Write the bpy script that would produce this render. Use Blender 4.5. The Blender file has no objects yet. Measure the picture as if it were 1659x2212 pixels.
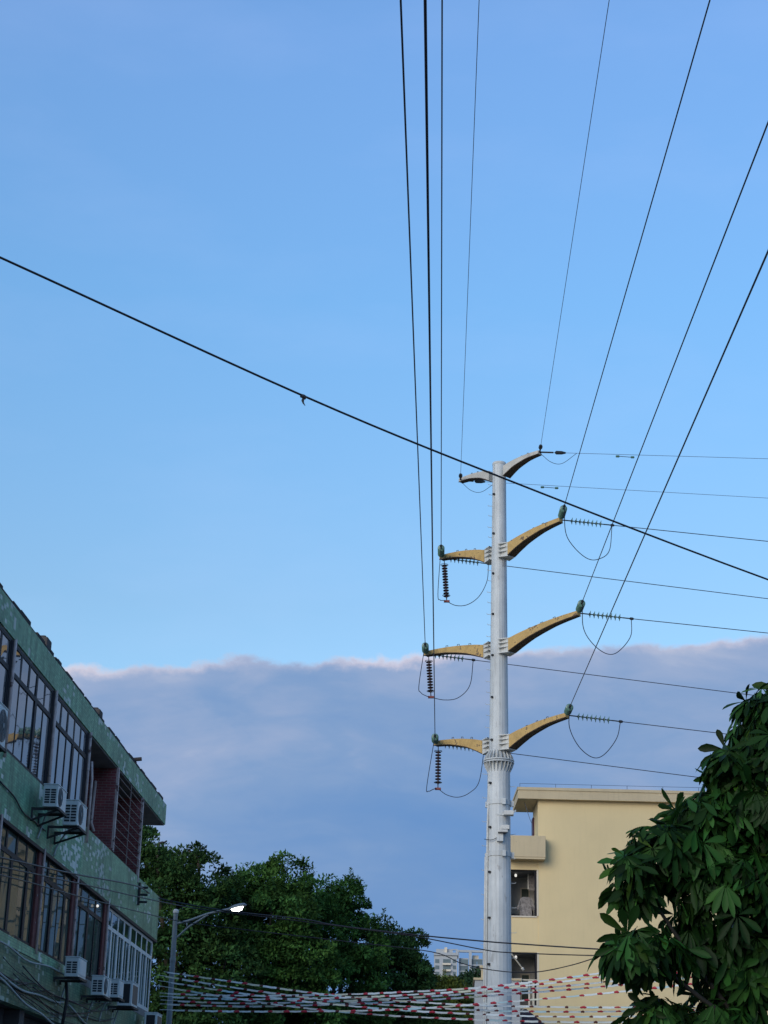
import bpy, math, random
import numpy as np
from mathutils import Vector, Matrix
random.seed(7); RNG = np.random.default_rng(7)
SC = bpy.context.scene
COL = SC.collection
# ------------------------------------------------------------------ camera
# world: +Y runs along the street, +Z up, eye at 1.6 m; pixel helpers use a 1659 x 2212 picture
FPX, PCX, PCY = 3900.0, 829.5, 1106.0
_h = np.array([142.5, -1434.0, FPX]); _u = np.array([265.0, (FPX * FPX + 265 * 142.5) / 1434.0, FPX])
def _c(v): v = v / np.linalg.norm(v); return np.array([v[0], v[1], -v[2]])
_Y, _Z = _c(_h), _c(_u); _X = np.cross(_Y, _Z); R3 = np.stack([_X, _Y, _Z])
EYE = np.array([0.0, 0.0, 1.6])
cam_d = bpy.data.cameras.new('camera'); cam = bpy.data.objects.new('camera', cam_d); COL.objects.link(cam)
cam_d.sensor_fit = 'VERTICAL'; cam_d.sensor_height = 24.0; cam_d.lens = FPX / 2212 * 24.0
cam_d.clip_start = 0.1; cam_d.clip_end = 5000
M4 = Matrix([list(R3[i]) + [EYE[i]] for i in range(3)] + [[0, 0, 0, 1]])
cam.matrix_world = M4; SC.camera = cam
def ray(px, py): return R3 @ np.array([px - PCX, PCY - py, -FPX])
def at_y(px, py, y): d = ray(px, py); return EYE + d * (y / d[1])
def at_x(px, py, x): d = ray(px, py); return EYE + d * (x / d[0])
# ------------------------------------------------------------------ sky and sun
SUN_DIR = Vector((-0.50, -0.83, 0.24)).normalized()          # towards the sun: low, behind and left of the camera
SUN_EL = math.asin(SUN_DIR.z); SUN_AZ = math.atan2(SUN_DIR.x, SUN_DIR.y)
SC.view_settings.view_transform = 'Standard'; SC.view_settings.look = 'None'
SC.view_settings.exposure = 0.0; SC.view_settings.gamma = 1.0
W = bpy.data.worlds.new('World'); SC.world = W; W.use_nodes = True
nt = W.node_tree; nt.nodes.clear()
def N(tree, typ, **kw):
    n = tree.nodes.new(typ)
    for k, v in kw.items():
        if k == 'inp':
            for a, b in v.items(): n.inputs[a].default_value = b
        else: setattr(n, k, v)
    return n
def build_world():
    L = nt.links.new
    sky = N(nt, 'ShaderNodeTexSky', sky_type='NISHITA', sun_disc=False, sun_elevation=SUN_EL, sun_rotation=SUN_AZ,
            altitude=0, air_density=1.0, dust_density=0.6, ozone_density=1.6)
    tint = N(nt, 'ShaderNodeMix', data_type='RGBA', blend_type='MULTIPLY', inp={'Factor': 1.0})
    L(sky.outputs[0], tint.inputs[6])
    tc = N(nt, 'ShaderNodeTexCoord'); sep = N(nt, 'ShaderNodeSeparateXYZ'); L(tc.outputs['Generated'], sep.inputs[0])
    hz = N(nt, 'ShaderNodeMapRange', inp={1: 0.25, 2: 0.60, 3: 0.0, 4: 1.0}); L(sep.outputs[2], hz.inputs[0])
    tr = N(nt, 'ShaderNodeValToRGB'); L(hz.outputs[0], tr.inputs[0]); L(tr.outputs[0], tint.inputs[7])
    for i, (p, c) in enumerate(SKY_TINT):
        e = tr.color_ramp.elements[i] if i < 2 else tr.color_ramp.elements.new(p)
        e.position = p; e.color = (*c, 1)
    # faint veil over the open sky
    mpv = N(nt, 'ShaderNodeMapping', inp={'Scale': (1.0, 1.0, 3.0)}); L(tc.outputs['Generated'], mpv.inputs[0])
    veil = N(nt, 'ShaderNodeTexNoise', inp={'Scale': 6.0, 'Detail': 5.0, 'Roughness': 0.55}); L(mpv.outputs[0], veil.inputs[0])
    vr = N(nt, 'ShaderNodeMapRange', inp={1: 0.48, 2: 0.8, 3: 0.0, 4: 0.07}); L(veil.outputs[0], vr.inputs[0])
    # height above the edge of the cloud bank, in sine of elevation
    mp1 = N(nt, 'ShaderNodeMapping', inp={'Scale': (1.0, 1.0, 1.5)}); L(tc.outputs['Generated'], mp1.inputs[0])
    n1 = N(nt, 'ShaderNodeTexNoise', inp={'Scale': 11.0, 'Detail': 9.0, 'Roughness': 0.58, 'Distortion': 0.25}); L(mp1.outputs[0], n1.inputs[0])
    n2 = N(nt, 'ShaderNodeTexNoise', inp={'Scale': 60.0, 'Detail': 6.0, 'Roughness': 0.62}); L(mp1.outputs[0], n2.inputs[0])
    def math_(op, a, b=None, c=None):
        m = N(nt, 'ShaderNodeMath', operation=op)
        for i, v in enumerate((a, b, c)):
            if v is None: continue
            if isinstance(v, (int, float)): m.inputs[i].default_value = v
            else: L(v, m.inputs[i])
        return m.outputs[0]
    edge = math_('MULTIPLY_ADD', sep.outputs[0], CL_SLOPE, CL_EDGE)
    edge = math_('ADD', edge, math_('MULTIPLY', math_('SUBTRACT', n1.outputs[0], 0.5), 0.024))
    edge = math_('ADD', edge, math_('MULTIPLY', math_('SUBTRACT', n2.outputs[0], 0.5), 0.012))
    d = math_('SUBTRACT', edge, sep.outputs[2])              # > 0 inside the bank
    mask = N(nt, 'ShaderNodeMapRange', interpolation_type='SMOOTHSTEP', inp={1: -0.0006, 2: 0.0045, 3: 0.0, 4: 1.0}); L(d, mask.inputs[0])
    mpc = N(nt, 'ShaderNodeMapping', inp={'Scale': (1.0, 1.0, 2.6)}); L(tc.outputs['Generated'], mpc.inputs[0])
    n3 = N(nt, 'ShaderNodeTexNoise', inp={'Scale': 6.5, 'Detail': 6.0, 'Roughness': 0.52, 'Distortion': 0.5}); L(mpc.outputs[0], n3.inputs[0])
    dd = math_('MULTIPLY_ADD', math_('SUBTRACT', n3.outputs[0], 0.5), 0.26, d)
    n5 = N(nt, 'ShaderNodeTexNoise', inp={'Scale': 24.0, 'Detail': 7.0, 'Roughness': 0.55, 'Distortion': 0.6}); L(mpc.outputs[0], n5.inputs[0])
    dd = math_('MULTIPLY_ADD', math_('SUBTRACT', n5.outputs[0], 0.5), 0.075, dd)
    dep = N(nt, 'ShaderNodeMapRange', inp={1: 0.0, 2: 0.16, 3: 0.0, 4: 1.0}); L(dd, dep.inputs[0])
    ramp = N(nt, 'ShaderNodeValToRGB'); L(dep.outputs[0], ramp.inputs[0])
    cr = ramp.color_ramp
    cols = [(0.0, (0.40, 0.475, 0.66)), (0.14, (0.310, 0.412, 0.63)), (0.40, (0.226, 0.358, 0.605)), (0.7, (0.174, 0.318, 0.592)), (1.0, (0.147, 0.298, 0.59))]
    cr.elements[0].position, cr.elements[0].color = cols[0][0], (*cols[0][1], 1)
    cr.elements[1].position, cr.elements[1].color = cols[-1][0], (*cols[-1][1], 1)
    for p, c in cols[1:-1]:
        e = cr.elements.new(p); e.color = (*c, 1)
    rim = N(nt, 'ShaderNodeMapRange', interpolation_type='SMOOTHSTEP', inp={1: 0.0, 2: 0.0085, 3: 0.85, 4: 0.0}); L(d, rim.inputs[0])
    n4 = N(nt, 'ShaderNodeTexNoise', inp={'Scale': 8.0, 'Detail': 2.0}); L(tc.outputs['Generated'], n4.inputs[0])
    rv = N(nt, 'ShaderNodeMapRange', inp={1: 0.35, 2: 0.6, 3: 0.2, 4: 1.0}); L(n4.outputs[0], rv.inputs[0])
    rimf = math_('MULTIPLY', rim.outputs[0], rv.outputs[0])
    cc = N(nt, 'ShaderNodeMix', data_type='RGBA'); cc.inputs[7].default_value = (0.88, 0.76, 0.80, 1)
    L(rimf, cc.inputs[0]); L(ramp.outputs[0], cc.inputs[6])
    sv = N(nt, 'ShaderNodeMix', data_type='RGBA'); sv.inputs[7].default_value = (5.0, 5.6, 8.0, 1); L(vr.outputs[0], sv.inputs[0]); L(tint.outputs[2], sv.inputs[6])
    b1 = N(nt, 'ShaderNodeBackground', inp={'Strength': SKY_STR}); L(sv.outputs[2], b1.inputs[0])
    b2 = N(nt, 'ShaderNodeBackground', inp={'Strength': 1.0}); L(cc.outputs[2], b2.inputs[0])
    mx = N(nt, 'ShaderNodeMixShader'); L(mask.outputs[0], mx.inputs[0]); L(b1.outputs[0], mx.inputs[1]); L(b2.outputs[0], mx.inputs[2])
    out = N(nt, 'ShaderNodeOutputWorld'); L(mx.outputs[0], out.inputs[0])
def _sd(px, py): r = ray(px, py); r = r / np.linalg.norm(r); return r
_a, _b = _sd(130, 1432), _sd(1659, 1352)
CL_SLOPE = float((_b[2] - _a[2]) / (_b[0] - _a[0])); CL_EDGE = float(_a[2] - CL_SLOPE * _a[0])
SKY_TINT = [(0.12, (1.08, 1.27, 1.37)), (0.92, (1.36, 1.72, 2.10)), (0.57, (1.12, 1.56, 1.82))]; SKY_STR = 0.15
build_world()
sun_d = bpy.data.lights.new('sun', 'SUN'); sun_d.energy = 2.1; sun_d.angle = math.radians(42); sun_d.color = (1.0, 0.90, 0.78)
sun = bpy.data.objects.new('sun', sun_d); COL.objects.link(sun); sun.rotation_euler = (-SUN_DIR).to_track_quat('-Z', 'Y').to_euler()

# ------------------------------------------------------------------ materials
def mat(name, col, rough=0.7, metal=0.0, var=0.0, vscale=3.0, bump=0.0, bscale=20.0, spec=0.5, streak=0.0, dirt=(0.1, 0.09, 0.07), emit=None, estr=0.0, patch=None, pscale=4.0, pth=0.62, stretch=(1, 1, 1)):
    m = bpy.data.materials.new(name); m.use_nodes = True; t = m.node_tree; L = t.links.new
    p = t.nodes['Principled BSDF']; p.inputs['Roughness'].default_value = rough; p.inputs['Metallic'].default_value = metal
    p.inputs['Specular IOR Level'].default_value = spec
    p.inputs['Base Color'].default_value = (*col, 1)
    tc = N(t, 'ShaderNodeTexCoord'); cur = None
    if var > 0 or streak > 0 or patch:
        rgb = N(t, 'ShaderNodeRGB'); rgb.outputs[0].default_value = (*col, 1); cur = rgb.outputs[0]
    if var > 0:
        n = N(t, 'ShaderNodeTexNoise', inp={'Scale': vscale, 'Detail': 6.0, 'Roughness': 0.6}); L(tc.outputs['Object'], n.inputs[0])
        r = N(t, 'ShaderNodeMapRange', inp={1: 0.3, 2: 0.7, 3: 1 - var, 4: 1 + var}); L(n.outputs[0], r.inputs[0])
        mx = N(t, 'ShaderNodeMix', data_type='RGBA', blend_type='MULTIPLY', inp={'Factor': 1.0}); L(cur, mx.inputs[6]); L(r.outputs[0], mx.inputs[7]); cur = mx.outputs[2]
    if streak > 0:
        mp = N(t, 'ShaderNodeMapping', inp={'Scale': (5.0, 5.0, 0.35)}); L(tc.outputs['Object'], mp.inputs[0])
        n = N(t, 'ShaderNodeTexNoise', inp={'Scale': 1.6, 'Detail': 7.0, 'Roughness': 0.65}); L(mp.outputs[0], n.inputs[0])
        r = N(t, 'ShaderNodeMapRange', inp={1: 0.52, 2: 0.78, 3: 0.0, 4: streak}); L(n.outputs[0], r.inputs[0])
        mx = N(t, 'ShaderNodeMix', data_type='RGBA'); mx.inputs[7].default_value = (*dirt, 1); L(r.outputs[0], mx.inputs[0]); L(cur, mx.inputs[6]); cur = mx.outputs[2]
    if patch:
        mp = N(t, 'ShaderNodeMapping', inp={'Scale': stretch}); L(tc.outputs['Object'], mp.inputs[0])
        n = N(t, 'ShaderNodeTexNoise', inp={'Scale': pscale, 'Detail': 5.0, 'Roughness': 0.7}); L(mp.outputs[0], n.inputs[0])
        r = N(t, 'ShaderNodeMapRange', inp={1: pth, 2: pth + 0.03, 3: 0.0, 4: 0.9}); L(n.outputs[0], r.inputs[0])
        mx = N(t, 'ShaderNodeMix', data_type='RGBA'); mx.inputs[7].default_value = (*patch, 1); L(r.outputs[0], mx.inputs[0]); L(cur, mx.inputs[6]); cur = mx.outputs[2]
    if cur is not None: L(cur, p.inputs['Base Color'])
    if bump > 0:
        n = N(t, 'ShaderNodeTexNoise', inp={'Scale': bscale, 'Detail': 5.0}); L(tc.outputs['Object'], n.inputs[0])
        b = N(t, 'ShaderNodeBump', inp={'Strength': bump, 'Distance': 0.02}); L(n.outputs[0], b.inputs['Height']); L(b.outputs[0], p.inputs['Normal'])
    if emit:
        p.inputs['Emission Color'].default_value = (*emit, 1); p.inputs['Emission Strength'].default_value = estr
    return m

def tile_mat(name, col, lost, amount, grout=(0.16, 0.24, 0.19)):
    """small glazed wall tiles laid over Y (along the wall) and Z; single tiles missing in patches, long rain streaks"""
    m = bpy.data.materials.new(name); m.use_nodes = True; t = m.node_tree; L = t.links.new
    p = t.nodes['Principled BSDF']; p.inputs['Roughness'].default_value = 0.55; p.inputs['Specular IOR Level'].default_value = 0.14
    tc = N(t, 'ShaderNodeTexCoord'); sp = N(t, 'ShaderNodeSeparateXYZ'); L(tc.outputs['Object'], sp.inputs[0])
    ad = N(t, 'ShaderNodeMath', operation='ADD'); L(sp.outputs[0], ad.inputs[0]); L(sp.outputs[1], ad.inputs[1])
    cb = N(t, 'ShaderNodeCombineXYZ'); L(ad.outputs[0], cb.inputs[0]); L(sp.outputs[2], cb.inputs[1])
    mp = N(t, 'ShaderNodeMapping', inp={'Scale': (1 / 0.11, 1 / 0.052, 1)}); L(cb.outputs[0], mp.inputs[0])
    fl = N(t, 'ShaderNodeVectorMath', operation='FLOOR'); L(mp.outputs[0], fl.inputs[0])
    wn = N(t, 'ShaderNodeTexWhiteNoise', noise_dimensions='2D'); L(fl.outputs[0], wn.inputs[0])
    fr = N(t, 'ShaderNodeVectorMath', operation='FRACTION'); L(mp.outputs[0], fr.inputs[0])
    s2 = N(t, 'ShaderNodeSeparateXYZ'); L(fr.outputs[0], s2.inputs[0])
    g1 = N(t, 'ShaderNodeMath', operation='LESS_THAN', inp={1: 0.09}); L(s2.outputs[0], g1.inputs[0])
    g2 = N(t, 'ShaderNodeMath', operation='LESS_THAN', inp={1: 0.16}); L(s2.outputs[1], g2.inputs[0])
    g = N(t, 'ShaderNodeMath', operation='MAXIMUM'); L(g1.outputs[0], g.inputs[0]); L(g2.outputs[0], g.inputs[1])
    # colour of each tile
    r0 = N(t, 'ShaderNodeMapRange', inp={3: 0.80, 4: 1.2}); L(wn.outputs[0], r0.inputs[0])
    nb = N(t, 'ShaderNodeTexNoise', inp={'Scale': 0.9, 'Detail': 5.0, 'Roughness': 0.6}); L(tc.outputs['Object'], nb.inputs[0])
    r1 = N(t, 'ShaderNodeMapRange', inp={1: 0.3, 2: 0.7, 3: 0.65, 4: 1.35}); L(nb.outputs[0], r1.inputs[0])
    mu = N(t, 'ShaderNodeMath', operation='MULTIPLY'); L(r0.outputs[0], mu.inputs[0]); L(r1.outputs[0], mu.inputs[1])
    c1 = N(t, 'ShaderNodeMix', data_type='RGBA', blend_type='MULTIPLY', inp={'Factor': 1.0}); c1.inputs[6].default_value = (*col, 1); L(mu.outputs[0], c1.inputs[7])
    c2 = N(t, 'ShaderNodeMix', data_type='RGBA'); L(g.outputs[0], c2.inputs[0]); L(c1.outputs[2], c2.inputs[6]); c2.inputs[7].default_value = (*grout, 1)
    # missing tiles: random tiles, only inside noise patches
    mpb = N(t, 'ShaderNodeMapping', inp={'Scale': (1 / 0.16, 1 / 0.075, 1)}); L(cb.outputs[0], mpb.inputs[0])
    flb = N(t, 'ShaderNodeVectorMath', operation='FLOOR'); L(mpb.outputs[0], flb.inputs[0])
    wnb = N(t, 'ShaderNodeTexWhiteNoise', noise_dimensions='2D'); L(flb.outputs[0], wnb.inputs[0])
    fs = N(t, 'ShaderNodeVectorMath', operation='MULTIPLY'); fs.inputs[1].default_value = (0.16, 0.075, 1); L(flb.outputs[0], fs.inputs[0])
    nl = N(t, 'ShaderNodeTexNoise', inp={'Scale': 0.55, 'Detail': 5.0, 'Roughness': 0.65}); L(fs.outputs[0], nl.inputs[0])
    rl = N(t, 'ShaderNodeMapRange', inp={1: 0.47, 2: 0.60, 3: 0.0, 4: amount}); L(nl.outputs[0], rl.inputs[0])
    lt = N(t, 'ShaderNodeMath', operation='LESS_THAN'); 
    wn2 = N(t, 'ShaderNodeTexNoise', inp={'Scale': 4.5, 'Detail': 1.0}); L(fs.outputs[0], wn2.inputs[0])
    mixn = N(t, 'ShaderNodeMath', operation='MULTIPLY_ADD', inp={1: 0.7}); L(wnb.outputs[0], mixn.inputs[0])
    sc = N(t, 'ShaderNodeMath', operation='MULTIPLY', inp={1: 0.3}); L(wn2.outputs[0], sc.inputs[0]); L(sc.outputs[0], mixn.inputs[2])
    L(mixn.outputs[0], lt.inputs[0]); L(rl.outputs[0], lt.inputs[1])
    c3 = N(t, 'ShaderNodeMix', data_type='RGBA'); L(lt.outputs[0], c3.inputs[0]); L(c2.outputs[2], c3.inputs[6]); c3.inputs[7].default_value = (*lost, 1)
    ms = N(t, 'ShaderNodeMapping', inp={'Scale': (3.2, 3.2, 0.12)}); L(tc.outputs['Object'], ms.inputs[0])
    ns = N(t, 'ShaderNodeTexNoise', inp={'Scale': 1.5, 'Detail': 6.0, 'Roughness': 0.62}); L(ms.outputs[0], ns.inputs[0])
    rs = N(t, 'ShaderNodeMapRange', inp={1: 0.46, 2: 0.72, 3: 0.0, 4: 0.62}); L(ns.outputs[0], rs.inputs[0])
    c4 = N(t, 'ShaderNodeMix', data_type='RGBA'); L(rs.outputs[0], c4.inputs[0]); L(c3.outputs[2], c4.inputs[6]); c4.inputs[7].default_value = (0.07, 0.085, 0.07, 1)
    L(c4.outputs[2], p.inputs['Base Color'])
    rr = N(t, 'ShaderNodeMapRange', inp={3: 0.55, 4: 0.9}); L(lt.outputs[0], rr.inputs[0]); L(rr.outputs[0], p.inputs['Roughness'])
    iv = N(t, 'ShaderNodeMath', operation='MULTIPLY_ADD', inp={1: -0.5, 2: 1.0}); L(g.outputs[0], iv.inputs[0])
    b = N(t, 'ShaderNodeBump', inp={'Strength': 0.35, 'Distance': 0.004}); L(iv.outputs[0], b.inputs['Height']); L(b.outputs[0], p.inputs['Normal'])
    return m

def brick_mat(name):
    m = bpy.data.materials.new(name); m.use_nodes = True; t = m.node_tree; L = t.links.new
    p = t.nodes['Principled BSDF']; p.inputs['Roughness'].default_value = 0.7
    tc = N(t, 'ShaderNodeTexCoord'); sp = N(t, 'ShaderNodeSeparateXYZ'); L(tc.outputs['Object'], sp.inputs[0])
    ad = N(t, 'ShaderNodeMath', operation='ADD'); L(sp.outputs[0], ad.inputs[0]); L(sp.outputs[1], ad.inputs[1])
    cb = N(t, 'ShaderNodeCombineXYZ'); L(ad.outputs[0], cb.inputs[0]); L(sp.outputs[2], cb.inputs[1])
    b = N(t, 'ShaderNodeTexBrick', inp={'Color1': (0.30, 0.065, 0.06, 1), 'Color2': (0.21, 0.05, 0.05, 1), 'Mortar': (0.30, 0.17, 0.16, 1), 'Scale': 1.0, 'Mortar Size': 0.007, 'Brick Width': 0.2, 'Row Height': 0.065})
    L(cb.outputs[0], b.inputs[0])
    n = N(t, 'ShaderNodeTexNoise', inp={'Scale': 2.0, 'Detail': 6.0}); L(tc.outputs['Object'], n.inputs[0])
    r = N(t, 'ShaderNodeMapRange', inp={1: 0.3, 2: 0.7, 3: 0.6, 4: 1.3}); L(n.outputs[0], r.inputs[0])
    mx = N(t, 'ShaderNodeMix', data_type='RGBA', blend_type='MULTIPLY', inp={'Factor': 1.0}); L(b.outputs[0], mx.inputs[6]); L(r.outputs[0], mx.inputs[7])
    L(mx.outputs[2], p.inputs['Base Color']); return m

def leaf_mat(name, rough=0.5, trans=0.25, spec=0.4):
    m = bpy.data.materials.new(name); m.use_nodes = True; t = m.node_tree; L = t.links.new
    p = t.nodes['Principled BSDF']; p.inputs['Roughness'].default_value = rough; p.inputs['Specular IOR Level'].default_value = spec
    a = N(t, 'ShaderNodeAttribute', attribute_name='tint'); L(a.outputs['Color'], p.inputs['Base Color'])
    tr = N(t, 'ShaderNodeBsdfTranslucent'); L(a.outputs['Color'], tr.inputs[0])
    mx = N(t, 'ShaderNodeMixShader', inp={0: trans}); L(p.outputs[0], mx.inputs[1]); L(tr.outputs[0], mx.inputs[2])
    L(mx.outputs[0], t.nodes['Material Output'].inputs[0]); return m

def glass_mat(name, col=(0.02, 0.03, 0.035), ior=2.1, rough=0.02, spec=0.5):
    m = bpy.data.materials.new(name); m.use_nodes = True; t = m.node_tree; L = t.links.new
    p = t.nodes['Principled BSDF']; p.inputs['Roughness'].default_value = rough; p.inputs['IOR'].default_value = ior; p.inputs['Specular IOR Level'].default_value = spec
    tc = N(t, 'ShaderNodeTexCoord'); n = N(t, 'ShaderNodeTexNoise', inp={'Scale': 2.2, 'Detail': 4.0}); L(tc.outputs['Object'], n.inputs[0])
    mx = N(t, 'ShaderNodeMix', data_type='RGBA'); mx.inputs[6].default_value = (*[c * 0.5 for c in col], 1); mx.inputs[7].default_value = (*[c * 2.2 for c in col], 1)
    L(n.outputs[0], mx.inputs[0]); L(mx.outputs[2], p.inputs['Base Color'])
    n2 = N(t, 'ShaderNodeTexNoise', inp={'Scale': 1.3, 'Detail': 1.0}); L(tc.outputs['Object'], n2.inputs[0])
    b = N(t, 'ShaderNodeBump', inp={'Strength': 0.05, 'Distance': 0.05}); L(n2.outputs[0], b.inputs['Height']); L(b.outputs[0], p.inputs['Normal'])
    return m

MT = {}
MT['tile'] = tile_mat('green_tile', (0.27, 0.455, 0.25), (0.66, 0.70, 0.60), 0.46)
MT['tile_worn'] = tile_mat('green_tile_worn', (0.185, 0.40, 0.22), (0.72, 0.76, 0.66), 0.74)
MT['tile_dark'] = tile_mat('green_tile_dark', (0.145, 0.235, 0.135), (0.42, 0.48, 0.38), 0.4, grout=(0.08, 0.14, 0.10))
MT['brick'] = brick_mat('red_brick')
MT['plaster'] = mat('grey_plaster', (0.22, 0.21, 0.2), 0.9, var=0.25, vscale=2, streak=0.4)
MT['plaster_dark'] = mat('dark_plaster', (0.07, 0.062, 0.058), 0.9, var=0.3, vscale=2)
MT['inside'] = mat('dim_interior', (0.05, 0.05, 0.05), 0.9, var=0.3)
MT['bronze'] = mat('dark_window_frame', (0.014, 0.014, 0.02), 0.6, 0.0, spec=0.2)
MT['alu'] = mat('white_aluminium', (0.64, 0.70, 0.69), 0.45, var=0.1, streak=0.25)
MT['glass'] = glass_mat('sky_glass', (0.045, 0.055, 0.06), 2.3)
MT['glass_low'] = glass_mat('shop_glass', (0.06, 0.074, 0.06), 1.15, spec=0.25)
MT['glass_alu'] = glass_mat('dull_glass', (0.02, 0.03, 0.028), 1.5, 0.05)
MT['pilaster'] = mat('peeling_pipe', (0.60, 0.46, 0.41), 0.8, var=0.3, vscale=6, patch=(0.10, 0.035, 0.03), pscale=5, pth=0.58)
MT['pil_red'] = mat('peeling_red_column', (0.13, 0.034, 0.03), 0.8, var=0.3, vscale=5, patch=(0.45, 0.40, 0.38), pscale=4.5, pth=0.64)
MT['rust'] = mat('rusty_bar', (0.24, 0.17, 0.15), 0.7, 0.2, var=0.3, vscale=8)
MT['roof_dark'] = mat('roof_felt', (0.035, 0.03, 0.03), 0.95, var=0.4, vscale=3)
MT['white_paint'] = mat('ac_casing_paint', (0.62, 0.66, 0.64), 0.45, var=0.06, vscale=4, streak=0.18, dirt=(0.25, 0.24, 0.2))
MT['black'] = mat('black_slots', (0.012, 0.012, 0.014), 0.6)
MT['fan'] = mat('fan_grey', (0.055, 0.06, 0.065), 0.5)
MT['steel_dark'] = mat('dark_bracket', (0.035, 0.035, 0.037), 0.6, 0.3, var=0.3)
MT['pole'] = mat('galvanised_pole', (0.52, 0.54, 0.535), 0.5, 0.0, var=0.13, vscale=1.1, streak=0.8, dirt=(0.24, 0.24, 0.23), bump=0.15, bscale=4, patch=(0.36, 0.36, 0.35), pscale=2.2, pth=0.62, stretch=(1.5, 1.5, 0.5))
MT['pole_white'] = mat('white_bracket', (0.55, 0.55, 0.52), 0.55, var=0.1, vscale=5, streak=0.5, dirt=(0.25, 0.22, 0.18))
MT['arm'] = mat('yellow_arm_paint', (0.52, 0.335, 0.115), 0.65, var=0.22, vscale=3, patch=(0.12, 0.075, 0.045), pscale=3.0, pth=0.575)
MT['arm_under_shade'] = mat('arm_underside_shade', (0.07, 0.045, 0.03), 0.7, var=0.3)  # shade beneath the arms put into the colour as dark brown
MT['arm_grey'] = mat('grey_arm_paint', (0.5, 0.47, 0.41), 0.55, var=0.14, vscale=3, streak=0.5, patch=(0.22, 0.18, 0.14), pscale=4, pth=0.70)
MT['disc'] = mat('green_insulator_glass', (0.10, 0.20, 0.155), 0.2, var=0.15, spec=0.7)
MT['cap'] = mat('insulator_cap', (0.03, 0.035, 0.04), 0.5, 0.4)
MT['polymer'] = mat('maroon_polymer', (0.035, 0.012, 0.022), 0.5)
MT['clamp_red'] = mat('rusted_clamp', (0.22, 0.06, 0.05), 0.6, 0.3)
MT['wire'] = mat('conductor', (0.02, 0.022, 0.04), 0.55, 0.3)
MT['wire_thin'] = mat('earth_wire', (0.10, 0.13, 0.2), 0.5, 0.4)
MT['cable'] = mat('black_cable', (0.008, 0.008, 0.014), 0.5)
MT['cable_pale'] = mat('pale_cable', (0.34, 0.37, 0.35), 0.6, var=0.2)
MT['yellow'] = mat('yellow_render', (0.74, 0.58, 0.315), 0.85, var=0.045, vscale=0.6, bump=0.08, bscale=25, streak=0.10, dirt=(0.33, 0.27, 0.17))
MT['yellow_trim'] = mat('cornice_render', (0.56, 0.45, 0.28), 0.85, var=0.06, vscale=1, streak=0.35, dirt=(0.3, 0.24, 0.17))
MT['frame_pale'] = mat('pale_reveal', (0.66, 0.58, 0.45), 0.7)
MT['globe'] = mat('lit_globe', (0.8, 0.8, 0.78), 0.4, emit=(1, 0.97, 0.9), estr=0.8)
MT['shirt'] = mat('grey_shirt_cloth', (0.23, 0.21, 0.20), 0.9, var=0.4, vscale=9, patch=(0.13, 0.12, 0.12), pscale=7, pth=0.55)
MT['cloth_dark'] = mat('dark_cloth', (0.02, 0.016, 0.03), 0.9)
MT['cloth_white'] = mat('white_cloth', (0.6, 0.58, 0.52), 0.9, var=0.1)
MT['maroon'] = mat('maroon_door_paint', (0.06, 0.012, 0.03), 0.6)
MT['lamp_pole'] = mat('lamp_pole_paint', (0.16, 0.19, 0.20), 0.5, 0.1, var=0.1, vscale=2, streak=0.25)
MT['lens'] = mat('lamp_lens', (0.9, 0.9, 0.9), 0.3, emit=(1.0, 0.97, 0.92), estr=14.0)
MT['tower'] = mat('tower_concrete', (0.38, 0.40, 0.41), 0.8, var=0.06, vscale=0.3)
MT['tower_glass'] = glass_mat('tower_glass', (0.07, 0.11, 0.12), 1.45, 0.15)
MT['bark_dark'] = mat('dark_bark', (0.028, 0.026, 0.02), 0.9, var=0.3, vscale=6)
MT['tower_dark'] = mat('tower_window', (0.10, 0.14, 0.15), 0.35, var=0.2, vscale=0.2)
MT['bark'] = mat('bark', (0.07, 0.055, 0.04), 0.9, var=0.3, vscale=6, bump=0.4, bscale=12)
MT['flag_white'] = mat('white_flag', (0.80, 0.83, 0.80), 0.8, var=0.05)
MT['flag_cyan'] = mat('pale_cyan_flag', (0.55, 0.74, 0.76), 0.8, var=0.05)
MT['flag_cream'] = mat('cream_flag', (0.78, 0.75, 0.56), 0.8, var=0.05)
MT['flag_red'] = mat('red_tassel', (0.48, 0.03, 0.05), 0.8, var=0.2, vscale=20)
MT['flag_dark'] = mat('dark_red_tassel', (0.12, 0.03, 0.03), 0.8, var=0.2, vscale=20)
MT['asphalt'] = mat('asphalt', (0.05, 0.05, 0.052), 0.9, var=0.2, vscale=2, bump=0.3, bscale=60)
MT['paving'] = mat('paving', (0.22, 0.21, 0.19), 0.9, var=0.15, vscale=1.5)
MT['earth'] = mat('earth', (0.12, 0.11, 0.08), 0.95, var=0.2, vscale=0.2)
MT['mark'] = mat('road_paint', (0.7, 0.7, 0.68), 0.7, var=0.1)
MT['leaf'] = leaf_mat('tree_leaf', 0.75, 0.25, 0.08)
MT['leaf_gloss'] = leaf_mat('glossy_leaf', 0.45, 0.18, 0.09)

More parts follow.
